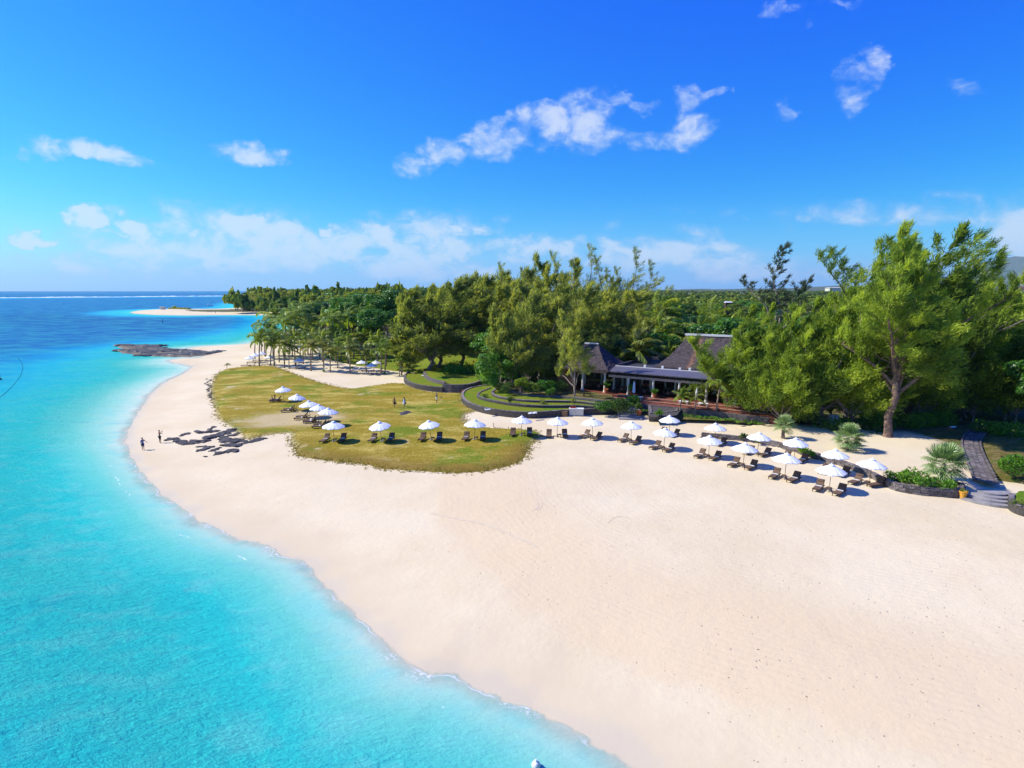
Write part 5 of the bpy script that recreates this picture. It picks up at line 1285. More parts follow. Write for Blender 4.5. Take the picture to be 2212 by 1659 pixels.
for px, py, H, key, lb in ((2101, 908, 5.5, 'bd', 'small crooked tree with a pale bent stem on the garden lawn'), (2192, 915, 6, 'bd', 'small leafy tree with pale trunk at the right edge of the garden'), (1793, 905, 7, 'bd', 'small tree in the shade behind the service box')):
    x, y = at(px, py, 1.5); plant(key, x, y, H, lb, 'small_tree')

# ------------------------------------------------------------------ palms
PR = {}
def palm(ti, x, y, H, label, group=None, low=False, rz=None, name='coconut_palm', z=None):
    key = (ti, low); T = (PT_low if low else PT)[ti]
    if key not in PR: r = make_palm(T, label, group, name, nuts=(not low and ti in (0, 2))); PR[key] = r
    else: r = copy_tree(PR[key]); r.name = name; tag(r, label, 'palm tree', group)
    if group is None and 'group' in r: del r['group']
    s = H / T['H']; r.location = (x, y, gz(x, y) if z is None else z); r.rotation_euler = (0, 0, random.uniform(-.5, .5) if rz is None else rz); r.scale = (s, s, s); return r
GB = [(305,485,9.6),(440,485,8.8),(485,485,8.6),(610,515,8.2),(665,525,6.6),(735,410,8.5),(930,550,8.6),(835,470,8.2),(1085,505,7.6),(1165,570,6.8),(1230,450,8.0),(1255,515,6.6),(1405,580,7.8),(1375,465,8),(1600,570,6.6),(1650,430,8),(1780,600,8.2),(1830,550,7.6),(1845,500,7),(2005,615,5.4),(2040,570,6.4),(1070,440,8),(1035,400,8.6),(895,350,8.4),(860,362,8),(800,360,8.6),(735,398,8),(705,380,8.6),(385,400,9.0),(1570,400,8.2),(545,440,8.8),(600,400,8.8),(1300,420,8.0),(1450,400,8),(1740,440,8.2),(950,420,8.4),(250,400,9),(330,360,9.5),(470,370,9),(1150,370,8.2)]
gp = 'coconut palms of the windblown grove on the sand'
for i, (x, y, H) in enumerate(GB):
    px, py = Z6(x, y); X_, Y_ = at(px, py, 1.1)
    lb = {0: 'leftmost thick-trunked coconut palm of the grove, by the parasols', 6: 'coconut palm standing foremost in the middle of the grove', 9: 'slim short coconut palm on open sand at the grove front', 12: 'coconut palm left of the grove-front parasol cluster', 14: 'coconut palm with yellow-green fronds over the parasol cluster', 16: 'coconut palm right in front of the parasol cluster', 19: 'shortest coconut palm at the right end of the grove'}.get(i)
    k3 = ['left', 'centre-left', 'centre', 'centre-right', 'right'][min(4, int((x-250)/360))]; f3 = 'front' if y > 500 else 'second' if y > 430 else 'rear'
    palm((2 if i in (9, 14, 18, 33, 8, 6, 12, 3) else random.choice([0, 1, 3, 0])), X_, Y_, H, lb or '%s windblown coconut palm in the %s rank, %s part of the sandy grove' % ('taller' if H > 8.3 else 'medium' if H > 7.5 else 'shorter', f3, k3), gp)
gp2 = 'coconut palms rising behind the grove'
n_ = 0
g2 = np.random.default_rng(77)
while n_ < 60:
    Y_ = g2.uniform(178, 320); px = g2.uniform(555, 800); x = colx(px, Y_)
    s = float(sdist(np.array([[x, Y_]]), SHORE)[0])
    if s < 14: continue
    n_ += 1; palm(int(g2.integers(0, 2)), x, Y_, g2.uniform(12, 16) * (1.0 if Y_ < 260 else 1.15), 'tall coconut palm %s behind the sandy grove, toward its %s end' % ('just' if Y_ < 215 else 'some way' if Y_ < 260 else 'far', ['seaward', 'left', 'middle', 'right', 'inland'][min(4, int((px-555)/49))]), gp2, low=True)
for ti, px, Y, yt, lb in ((2, 1372, 116, 722, 'bright yellow-green coconut palm between the two thatched roofs'), (2, 1345, 119, 745, 'smaller yellow coconut palm left of the bright one'), (3, 1405, 140, 640, 'big dark palm with arching fronds standing above the forest'), (1, 1418, 130, 690, 'dark palm below the big arching one'),
                          (0, 1500, 128, 690, 'feather palm behind the left hip of the big thatched roof'), (1, 1540, 122, 712, 'feather palm right behind the ridge of the big roof'), (3, 1570, 126, 690, 'palm with orange dead fronds right of the big roof ridge'), (0, 1440, 122, 740, 'palm in shade at the left foot of the big thatched roof'), (1, 1525, 150, 660, 'palm on the skyline of the green belt behind the restaurant')):
    x = colx(px, Y); z0 = gz(x, Y); palm(ti, x, Y, max(3, ztop(yt, Y) - z0), lb)
for ti, px, py, H, lb, rz in ((1, 1546, 902, 7.2, 'young coconut palm with upswept fronds before the restaurant, right one of three', 0), (2, 1501, 900, 4.2, 'slender young coconut palm before the restaurant, middle one of three', .3), (0, 1468, 896, 4.0, 'thin young palm beside the restaurant stairs, left one of three', -.3)):
    x, y = at(px, py, 1.55); r = palm(ti, x, y, H, lb, rz=rz, z=1.5); r.scale = (.62 if H < 6 else .85, .62 if H < 6 else .85, H/PT[ti]['H'])
x, y = at(490, 797, 1.2); r = palm(0, x, y, 1.2, 'tiny palm seedling at the far left corner of the turf', z=1.2); r.scale = (.3, .3, .18)
# fan palms: every leaf a pleated fan on a long stalk
def fan_leaf(g, az, el, stalk, R):
    d = np.array([math.cos(az)*math.cos(el), math.sin(az)*math.cos(el), math.sin(el)]); up = norm(np.cross(np.cross(d, np.array([0, 0, 1.0])), d)); sd = np.cross(d, up)
    droop = .35 if el < .6 else .1; o = d*stalk + np.array([.06*stalk, 0, -.10*stalk]); V = [np.zeros(3), up*.02, o, o+up*.02]; F = [(0, 1, 3, 2)]; T = [.3]*4; n = 26
    for i in range(n):
        a = -2.15 + 4.3*i/(n-1); r = R*(.70 + .30*math.cos(a*.62))*g.uniform(.92, 1.04); dr = d*math.cos(a) + sd*math.sin(a); fold = (.05 if i % 2 else -.05)
        m = o + dr*r*.6 + up*(fold*r + .14*r*abs(math.sin(a))); e_ = o + dr*r - np.array([-.16, 0, droop])*r*.55 + up*.10*r; w = np.cross(dr, up)*r*.058; b = len(V)
        V += [o, m-w, m+w, e_]; F += [(b, b+1, b+2), (b+1, b+3, b+2)]; T += [.35, .55, .55, .8 + g.normal(0, .1)]
    return mesh_np('leaf', np.array(V), polys=F, mat=M['fan'], attrs=dict(tint=np.clip(T, 0, 1)))
for (px, py, R_, Ht, nl, lb) in ((2035, 1036, 2.0, 1.7, 34, 'biggest silvery fan palm, in the stone planter at the right'), (1829, 972, 1.75, 1.5, 30, 'silvery fan palm on the sand behind the parasols, middle of three'), (1691, 948, 1.35, 1.9, 24, 'darker fan palm behind the low curved wall, leftmost of three')):
    g = np.random.default_rng(int(px)); zz = 1.75 if px > 2000 else 1.5; x, y = at(px, py, zz)
    r = empty('fan_palm', (x, y, zz-.02), 0, lb, 'palm tree', 'fan palms on the beach'); tb = MB(); tb.tube([(0, 0, -.4), (0, 0, Ht*.5), (.05, 0, Ht)], [.24, .2, .17], 8)
    for q in range(26): a = q*2.4; tb.box((.2*math.cos(a), .2*math.sin(a), .15 + Ht*.032*q), (.08, .03, .22), a)
    part('trunk', tb.mesh('trunk', M['bark_palm']), r)
    for i in range(nl):
        f = i/nl; part('leaf', fan_leaf(g, i*2.4 + g.normal(0, .15), math.radians(80 - 118*f + g.normal(0, 6)), R_*.62, R_*.66), r, (.05, 0, Ht + .05))
# ------------------------------------------------------------------ shrubs
def shrub(px, py, z, r, h, n, mat, lb, seed, size=.25, name='shrub', up=.3, xy=None, group=None):
    x, y = xy or at(px, py, z); o = empty(name, (x, y, z-.03), 0, lb, 'shrub', group)
    st_ = MB()
    for q in range(5): a = q*1.26; st_.tube([(0, 0, -.1), (r*.25*math.cos(a), r*.25*math.sin(a), h*.3), (r*.5*math.cos(a), r*.5*math.sin(a), h*.65)], [.04, .03, .012], 4, False)
    part('stems', st_.mesh('stems', M['bark_grey']), o); part('foliage', leafy('foliage', r, h, n, mat, size, up, seed), o); return o
SH = [(1338, 893, 1.6, 2.4, 2.7, 2600, 'shrubmix', 'large clipped round shrub left of the restaurant stairs', .26), (1306, 888, 1.9, 1.5, 1.8, 1200, 'broad', 'dark shrub left of the large clipped one', .26), (1368, 880, 1.9, 1.6, 2.4, 1200, 'broad', 'dark leafy shrub right behind the large clipped one', .26),
      (1100, 850, 2.9, 1.4, 2.6, 1000, 'shrubmix', 'pale bush on the top terrace, leftmost', .25), (1123, 852, 2.9, 1.2, 4.4, 1000, 'casu', 'narrow upright yellow-green shrub on the top terrace', .3), (1150, 852, 2.9, 1.5, 2.4, 1200, 'shrubmix', 'grey-green bush in the middle of the top terrace', .35), (1180, 852, 2.9, 1.9, 3.2, 1700, 'broad', 'rounded dark bush at the right of the top terrace', .28), (1190, 856, 2.9, 1.0, 2.0, 700, 'bright', 'bright green bush low in front of the rounded dark one', .28),
      (1060, 830, 2.2, 2.0, 2.6, 1500, 'bright', 'bright green bush beside the tall shaded terrace wall', .3), (1085, 848, 2.4, 1.2, 1.8, 700, 'casu_dull', 'feathery bush at the foot of the forked pale casuarina', .35), (1210, 845, 2.9, 1.4, 2.2, 900, 'shrubmix', 'bush beside the red pavilion wall', .3),
      (1735, 978, 1.55, .8, .75, 500, 'bright', 'bright green low bush behind the curved wall, left one', .22), (1752, 984, 1.55, .5, .5, 300, 'bright', 'small bright green bush behind the curved wall, right one', .2), (1607, 948, 1.55, .5, .9, 300, 'shrubmix', 'small bush growing at the bend of the low curved wall', .22), (1640, 955, 1.55, .45, .5, 200, 'shrubmix', 'tiny bush on the low curved wall', .2),
      (1965, 1040, 1.78, 1.5, .95, 1200, 'bright', 'yellow-green bush at the left end of the planter', .22), (1935, 1036, 1.78, 1.0, .7, 600, 'bright', 'low yellow-green bush beyond the left end of the planter', .2), (2005, 1052, 1.78, 1.0, .9, 700, 'bright', 'yellow-green bush under the biggest fan palm, left side', .22), (2050, 1056, 1.78, .9, .8, 600, 'bright', 'yellow-green bush under the biggest fan palm, right side', .22),
      (1985, 918, 1.6, 3.0, 1.3, 2600, 'bright', 'long bright green hedge on the shaded garden lawn', .25), (2040, 916, 1.6, 2.8, 1.1, 2000, 'bright', 'bright green hedge end near the small crooked tree', .25), (1880, 930, 1.6, 3.2, 1.5, 2200, 'broad', 'dark ground bush left of the biggest trunk', .25), (1815, 930, 1.6, 2.6, 1.4, 1800, 'broad', 'dark bush beside the pale service box', .25),
      (2190, 940, 1.7, 2.4, 1.4, 1600, 'bright', 'green bush beside the far bend of the stone path', .28), (2150, 935, 1.7, 2.0, 1.0, 1200, 'broad', 'dark strappy bush at the far bend of the stone path', .28), (2218, 1030, 1.7, 1.9, 2.1, 2200, 'bright', 'bright bush cut by the right edge above the corner wall', .28),
      (1422, 898, 2.35, .55, 1.2, 220, 'bright', 'yellow-leaved plant on the stone block by the stairs', .35), (2208, 1092, 1.85, .8, .35, 400, 'shrubmix', 'ground plants on top of the right corner wall', .15), (985, 802, 2.6, 3.2, 1.6, 2200, 'broad', 'dark glossy bush bed under the wavy-trunked casuarinas', .35), (1015, 806, 2.6, 2.6, 1.3, 1600, 'broad', 'dark bush bed reaching toward the person on the clearing', .35),
      (1048, 862, 2.05, .6, 1.1, 200, 'shrubmix', 'spindly sapling on the lowest lawn terrace', .2), (1000, 868, 1.2, .4, .9, 150, 'broad', 'small dark sapling at the outer wall corner of the stepped terraces', .2), (1102, 870, 2.4, .7, 1.2, 300, 'shrubmix', 'small bush on the second lawn terrace', .22), (1170, 876, 2.1, .7, 1.3, 220, 'casu_dull', 'small crooked tree with pale stems on the lowest terrace', .2), (1240, 872, 2.6, .6, 1.2, 200, 'casu_dull', 'small bare-stemmed sapling on the third terrace', .2)]
for i, (px, py, z, r_, h, n, mt, lb, sz) in enumerate(SH): shrub(px, py, z, r_, h, n, M[mt], lb, i, sz)
for i in range(26):
    s_ = 14 + i*.72; x, y = loc(s_, -6.2 + random.uniform(-.5, .5)); o = shrub(0, 0, 1.58, .38, .38, 90, M['bright'], 'low green plant in the bed before the restaurant wall', 100+i, .2, 'bedding_plant', .8, (x, y), 'low plants in the bed before the restaurant wall')
for i in range(5):
    px, py = [(1010, 800), (760, 796), (860, 800), (700, 803), (830, 808)][i]; x, y = at(px, py); shrub(0, 0, 1.12, .4, .5, 90, M['bright'], 'small green seedling on the sand at the grove front', 140+i, .3, 'seedling', .9, (x, y), 'seedlings among the grove palms')

# ------------------------------------------------------------------ forest fill: individuals near, one mass far away
LAWNX = ats([(640,806),(700,760),(880,745),(1075,738),(1075,800),(900,812)])
def free(x, y):
    P = np.array([[x, y]])
    if sdist(P, SHORE)[0] < 16: return False
    if sdist(P, LAWNX)[0] > -3: return False
    dx, dy = x - C1[0], y - C1[1]; s, t = .84*dx - .543*dy, .543*dx + .84*dy
    if -8 < s < 40 and -14 < t < 25: return False
    return True
g3 = np.random.default_rng(5); placed = []
ZN = [(125, 190, 1080, 1640, 26), (112, 190, 1690, 2330, 40), (190, 420, 1060, 1700, 66), (190, 420, 1700, 2300, 44), (215, 430, 640, 1060, 58), (330, 460, 560, 800, 16)]
LBL = {'c': ('casuarina_tree', 'casuarina in the mixed forest behind the resort', 'casuarinas of the background forest'), 'b': ('broadleaf_tree', 'green broadleaf tree in the forest behind the resort', 'broadleaf trees of the background forest')}
for (y0, y1, p0, p1, n) in ZN:
    k_ = 0; tries = 0
    while k_ < n and tries < 3000:
        tries += 1
        Y_ = math.sqrt(g3.uniform(y0**2, y1**2)); px = g3.uniform(p0, p1); x = colx(px, Y_)
        if not free(x, Y_): continue
        if any((x-a)**2 + (Y_-b)**2 < 5.5**2 for a, b in placed): continue
        placed.append((x, Y_)); k_ += 1; r = g3.random()
        if px > 1060:
            key = 'bc' if r < .16 else 'ba' if r < .32 else 'bb' if r < .45 else 'bd' if r < .6 else 'cb' if r < .82 else 'ca'; H = g3.uniform(9, 13) + (3.0 if Y_ > 200 else 0)
            if px > 1700: H += 1.5
            if px < 1400 and Y_ < 200: H += 3
        else: key = 'ba' if r < .30 else 'bb' if r < .42 else 'cd' if r < .75 else 'cc'; H = g3.uniform(15, 20) * (1.05 if Y_ > 300 else 1.0)
        nm, lb, gr_ = LBL['c' if key[0] == 'c' else 'b']
        kd = dict(ba='large dark green broadleaf tree', bb='medium dark green broadleaf tree', bc='bright green bushy broadleaf tree', bd='small soft-green broadleaf tree', ca='tall yellow-green casuarina', cb='rounded yellow-green casuarina', cc='slim olive casuarina', cd='wide olive casuarina')[key]
        rg = next(t_ for lim, t_ in ((700, 'behind the far left of the palm grove'), (800, 'behind the middle of the palm grove'), (930, 'behind the right end of the palm grove'), (1060, 'behind the round terrace clearing'), (1160, 'behind the left part of the stepped terraces'), (1260, 'behind the half-bare casuarina'), (1420, 'behind the thatched pavilion'), (1560, 'behind the big thatched roof'), (1700, 'below the lone sparse casuarina'), (1860, 'behind the low front casuarinas'), (2060, 'behind the biggest forked casuarina'), (9999, 'inland of the right edge garden')) if px < lim)
        lb = '%s %s, %s rank' % (kd, rg, 'front' if Y_ < 150 else 'second' if Y_ < 200 else 'third' if Y_ < 280 else 'fourth' if Y_ < 350 else 'last'); plant(key, x, Y_, H, lb, nm, gr_, wide=g3.uniform(1.0, 1.35))
# far mass: many small crowns joined
def far_crown(seed, n=150):
    g = np.random.default_rng(seed); d = norm(g.normal(0, 1, (n, 3)) + np.array([0, 0, .5])); c = d*np.array([1, 1, .9])*g.uniform(.65, 1.05, n)[:, None]; c[:, 2] = np.abs(c[:, 2])*.9
    c += .18*np.sin(c*5+seed)
    nr = norm(d + g.normal(0, .5, (n, 3))); sx = norm(np.cross(nr, g.normal(0, 1, (n, 3)))); sy = np.cross(nr, sx); l = g.uniform(.16, .34, n)[:, None]
    v = np.stack([c-sx*l-sy*l*.4, c+sx*l*.4-sy*l, c+sx*l+sy*l*.4, c-sx*l*.4+sy*l], 1); 
    return v.reshape(-1, 3), g.uniform(0, .5, n)
FC = [far_crown(i) for i in range(6)]
def forest_mass(name, label, N_, y0, y1, p0, p1, hr, rr, mat, coastal=20, pw=1.0):
    V = []; T = []
    g = np.random.default_rng(N_); cnt = 0; tries = 0
    PX_ = []; 
    Yv = y0*(y1/y0)**g.random(N_*3); pv_ = g.uniform(p0, p1, N_*3); X_ = (pv_-PX0)/FPX/CP*Yv
    P = np.stack([X_, Yv], 1); s = sdist(P, SHORE); ok = s > coastal; P = P[ok][:N_]; z = hgt(P[:, 0], P[:, 1])[0]
    for i, (x, y) in enumerate(P):
        v, t = FC[i % 6]; a = g.uniform(0, 6.28); R = np.array([[math.cos(a), -math.sin(a), 0], [math.sin(a), math.cos(a), 0], [0, 0, 1]]); sc = 1 + .35*max(0, math.log(y/400.))
        r = g.uniform(*rr)*sc; h = g.uniform(*hr)
        V.append((v @ R.T)*np.array([r, r, h*.62]) + np.array([x, y, z[i] + h*.38])); T.append(np.clip(t + g.uniform(0, .5), 0, 1))
    V = np.vstack(V); T = np.repeat(np.concatenate(T), 4)
    o = link(name, mesh_np(name, V, quads=np.arange(len(V)).reshape(-1, 4), mat=mat, attrs=dict(tint=T))); tag(o, label, 'forest', kind='stuff')
forest_mass('far_forest', 'green forest canopy stretching inland to the horizon', 2400, 400, 6000, 1000, 2350, (9, 14), (4, 7), M['far'])
forest_mass('headland_forest', 'wooded headland beyond the bay with casuarinas and palms', 900, 380, 3500, 495, 1100, (9, 25), (4, 8), M['far'], 12)
g4 = np.random.default_rng(8)
for i in range(26):
    Y_ = g4.uniform(560, 680); px = g4.uniform(512, 640); x = colx(px, Y_)
    if sdist(np.array([[x, Y_]]), SHORE)[0] < 9: continue
    plant('wispy2' if i % 3 else 'cd', x, Y_, g4.uniform(15, 21), 'blue-grey casuarina on the headland behind the second beach', 'casuarina_tree', 'casuarinas on the headland', wide=2.0)

# ------------------------------------------------------------------ rocks
def rock_mesh(seed, flat_=.45, mat=None, n=2, jag=.07):
    import bmesh
    bm = bmesh.new(); bmesh.ops.create_icosphere(bm, subdivisions=n, radius=1); g = np.random.default_rng(seed); ph = g.uniform(0, 6, 6)
    for v in bm.verts:
        c = v.co; f = 1 + .28*math.sin(3.1*c.x+ph[0])*math.sin(2.7*c.y+ph[1]) + .16*math.sin(6*c.z+ph[2]+3*c.x) + g.normal(0, jag)
        v.co = Vector((c.x*f, c.y*f, c.z*f*flat_))
    me = bpy.data.meshes.new('rock'); bm.to_mesh(me); bm.free(); me.materials.append(mat or M['rock']); return me
RK = [rock_mesh(i, .55, None, 2, .16) for i in range(6)]; RR = [rock_mesh(20+i, .35, M['reefrock']) for i in range(5)]
g = np.random.default_rng(3)
def Z4(x, y): return P1(500, 1600, 3.687, x, y)
STR = [((940, 200), (1240, 185), 9, 22), ((850, 330), (1070, 300), 9, 26), ((1080, 290), (1400, 190), 16, 38), ((1380, 180), (1590, 150), 8, 24), ((670, 300), (820, 330), 8, 34), ((490, 270), (680, 255), 6, 12), ((710, 225), (830, 200), 4, 14), ((1290, 310), (1560, 330), 14, 36),
       ((1330, 370), (1560, 380), 12, 26), ((1580, 350), (1920, 295), 11, 18), ((960, 440), (1110, 395), 7, 16), ((1220, 480), (1500, 440), 11, 20), ((1140, 440), (1270, 405), 5, 10), ((1060, 512), (1100, 508), 1, 6), ((1400, 260), (1540, 215), 4, 12), ((955, 380), (1190, 390), 4, 8), ((1120, 160), (1190, 130), 2, 6), ((1270, 300), (1330, 280), 5, 20)]
SNM = ['upper left streak', 'long lower left streak', 'broad middle streak', 'upper right arm', 'detached left cluster', 'leftmost thin ledge', 'small ledge above the detached cluster', 'dense right core', 'lower side of the right core', 'long right tail', 'lower left fragments', 'lowest streak', 'crumbs between the lower streaks', 'lone lowest stone', 'crumbs above the right core', 'crumbs along the middle', 'topmost crumbs', 'gap between streaks']
for q_, (a, b, n, sp) in enumerate(STR):
    n = int(n*1.7)
    for i in range(n):
        f = (i + g.random()*.8)/n; x = a[0] + (b[0]-a[0])*f; y = a[1] + (b[1]-a[1])*f + g.normal(0, sp*.33)
        wx, wy = at(*Z4(x, y), 1.05); z = gz(wx, wy); r = g.uniform(.18, .46)*(.7 + sp/60)
        o = link('basalt_rock', RK[int(g.integers(0, 6))], None, (wx, wy, z + .02), (g.normal(0, .12), g.normal(0, .12), g.uniform(0, 6)), (r*1.5, r*1.1, r*.55)); tag(o, '%s black rock, %s of the sand outcrop, %s' % ('larger' if r > .42 else 'smaller', SNM[q_], 'left end' if f < .33 else 'middle' if f < .67 else 'right end'), 'rock', 'black rocks of the outcrop in the sand')
def ZA(x, y): return P1(0, 1000, 2.212, x, y)
for a, b, n, sp in (((985, 722), (1340, 728), 22, 8), ((1000, 762), (1180, 775), 14, 8), ((1130, 780), (1420, 768), 22, 14), ((1180, 800), (1560, 805), 24, 8), ((1400, 762), (1700, 775), 16, 10), ((1560, 795), (1830, 785), 16, 8), ((1200, 745), (1400, 745), 12, 8), ((1750, 790), (1880, 778), 5, 4), ((1340, 724), (1400, 722), 3, 3)):
    n_k = {985: 'far edge', 1000: 'seaward tip', 1130: 'near seaward side', 1180: 'near edge', 1400: 'middle', 1560: 'near shoreward side', 1200: 'inner far side', 1750: 'shoreward end', 1340: 'far right corner'}[a[0]]
    for i in range(n):
        f = (i + g.random()*.8)/n; x = a[0] + (b[0]-a[0])*f; y = a[1] + (b[1]-a[1])*f + g.normal(0, sp*.3)
        wx, wy = at(*ZA(x, y), .15); z = max(gz(wx, wy), -.25); r = g.uniform(1.0, 2.1)
        o = link('reef_rock', RR[int(g.integers(0, 5))], None, (wx, wy, max(z, .18) + .05), (0, 0, g.uniform(0, 6)), (r*1.5, r*1.2, r*.55)); tag(o, '%s dark rock on the %s of the low reef, %s' % ('big' if r > 1.6 else 'small', n_k, 'left part' if f < .33 else 'middle part' if f < .67 else 'right part'), 'rock', 'dark rocks of the low reef in the lagoon')
rp = [at(*P1(0, 1037, 2.133, x, y), .1) for x, y in ((925, 612), (1000, 608), (1100, 612), (1200, 608), (1310, 616), (1330, 640), (1450, 645), (1600, 652), (1700, 664), (1800, 678), (1760, 692), (1650, 700), (1560, 713), (1400, 712), (1260, 706), (1150, 702), (1085, 688), (1000, 682), (955, 662), (1010, 645), (960, 632))]
def zreef(x, y): return .05 + .22*np.abs(np.sin(x*1.1 + 1.7*np.sin(y*.31)))*np.abs(np.sin(y*.42 + np.sin(x*.5))) + rng.uniform(0, .12, np.shape(x))
M['platform'] = mat_simple('reef_platform', (0.020, 0.018, 0.024), 0.7, (0.20, 0.145, 0.08), 0.22, 1.0, 2, spec=.4)
rp = link('reef_platform', sheet('reef_platform', resample(rp, 1.0, .5), 1.1, zreef, M['platform'], raise_=.12, rim=1.0, skirt=1.5)); tag(rp, kind='structure')
# seaweed, twigs and shell bits lying on the sand
g5 = np.random.default_rng(21); PD = []
sh = resample(_sh, 1.0, 0, False)
for i in range(520):
    a = sh[int(g5.integers(0, int(len(sh)*.32)))]; off = abs(g5.normal(6.5, 1.4)); PD.append((a[0] + off*.72 + g5.normal(0, .5), a[1] + off*.68 + g5.normal(0, .5)))
for i in range(380):
    px, py = g5.uniform(1100, 2212), g5.uniform(1080, 1655); PD.append(at(px, py, 1.1))
for i in range(160):
    px, py = g5.normal(1160, 30), g5.uniform(975, 1040); PD.append(at(px, py, 1.1))
PD = np.array(PD); PD = PD[sdist(PD, SHORE) > 3.5]; zz = hgt(PD[:, 0], PD[:, 1])[0]
n = len(PD); l = g5.uniform(.02, .05, n)*np.where(g5.uniform(0, 1, n) < .08, 1.8, 1); a = g5.uniform(0, 6.3, n); ca, sa_ = np.cos(a), np.sin(a); w_ = l*g5.uniform(.2, .6, n)
v = np.stack([np.column_stack([PD[:, 0]-ca*l, PD[:, 1]-sa_*l, zz+.004]), np.column_stack([PD[:, 0]+sa_*w_, PD[:, 1]-ca*w_, zz+.02]), np.column_stack([PD[:, 0]+ca*l, PD[:, 1]+sa_*l, zz+.01]), np.column_stack([PD[:, 0]-sa_*w_, PD[:, 1]+ca*w_, zz+.03])], 1).reshape(-1, 3)
M['debris'] = mat_simple('dry_seaweed', (.16, .10, .055), .95, (.34, .24, .15), .3)
M['tracksand'] = mat_simple('track_shadow_sand', (.56, .45, .31), .95, (.61, .50, .34), 1.5)  # shadow tone of the ruts put into the ribbon colour
for q_, L_ in enumerate([[(1139, 1056), (1147, 1066), (1160, 1078), (1164, 1092), (1152, 1100)], [(1146, 1053), (1154, 1064), (1168, 1076), (1173, 1090), (1160, 1099)], [(930, 1100), (985, 1112), (1045, 1124), (1113, 1153), (1160, 1176)], [(1315, 1128), (1322, 1118), (1340, 1113), (1360, 1118)]]):
    ln = resample(smooth_poly(ats(L_, 1.1), 2, False), .25, .02, False); V = []; F = []
    for i, p in enumerate(ln):
        a_, b_ = np.array(ln[max(i-1, 0)]), np.array(ln[min(i+1, len(ln)-1)]); d_ = b_-a_; nn_ = np.array([-d_[1], d_[0]])/max(np.linalg.norm(d_), 1e-6); w_2 = (.07 if q_ != 2 else .16)*random.uniform(.6, 1.2)
        for sg in (-1, 1): w3 = np.array(p)+nn_*w_2*sg; V.append((w3[0], w3[1], gz(*w3)+.012))
        if i: F.append((2*i-2, 2*i, 2*i+1, 2*i-1))
    tk = link('sand_track', mesh_np('sand_track', V, polys=F, mat=M['tracksand'])); tag(tk, kind='structure')
db = link('beach_debris', mesh_np('beach_debris', v, quads=np.arange(4*n).reshape(-1, 4), mat=M['debris'])); tag(db, 'scattered dry seaweed and twigs on the sand', 'debris', kind='stuff')
# boulders under the left edge of the turf
for i in range(24):
    x = 1762 + 20*math.sin(i*.9); y = 1000 + i*7.5; wx, wy = at(*ZA(x + (y-1000)*.22 + g.uniform(-10, 10), y), 1.0)
    o = link('boulder', RK[i % 6], None, (wx, wy, gz(wx, wy)), (0, 0, g.uniform(0, 6)), (g.uniform(.25, .5), g.uniform(.25, .5), .25)); tag(o, 'grey boulder under the far left bank of the turf', 'boulder', 'grey boulders along the left bank of the turf')
# rocks scattered in the turf
for (x, y, r) in ((250, 815, .9), (290, 820, .7), (215, 840, .8), (850, 552, .5)):
    wx, wy = at(*Z3(x, y), 1.3); o = link('boulder', RK[1], None, (wx, wy, gz(wx, wy)+.15), (0, 0, g.uniform(0, 6)), (r, r, r*.5)); tag(o, 'low dark rock half sunk in the turf near the walkers', 'boulder', 'rocks half sunk in the turf')

# ------------------------------------------------------------------ people
def skin_obj(name, joints, edges, mat, parent, sub=1):
    """one continuous body grown over a skeleton"""
    me = bpy.data.meshes.new(name); me.from_pydata([j[0] for j in joints], edges, []); me.materials.append(mat)
    o = link(name, me, parent)
    md = o.modifiers.new('skin', 'SKIN'); md.use_smooth_shade = True
    o.data.skin_vertices  # layer made by the modifier
    for i, j in enumerate(joints): o.data.skin_vertices[0].data[i].radius = (j[1], j[2] if len(j) > 2 else j[1])
    o.data.skin_vertices[0].data[0].use_root = True
    if sub: o.modifiers.new('sub', 'SUBSURF').levels = sub; o.modifiers[-1].render_levels = sub
    dg = bpy.context.evaluated_depsgraph_get(); dg.update()
    me2 = bpy.data.meshes.new_from_object(o.evaluated_get(dg)); o.modifiers.clear(); o.data = me2; me2.name = name
    if not me2.materials: me2.materials.append(mat)
    return o
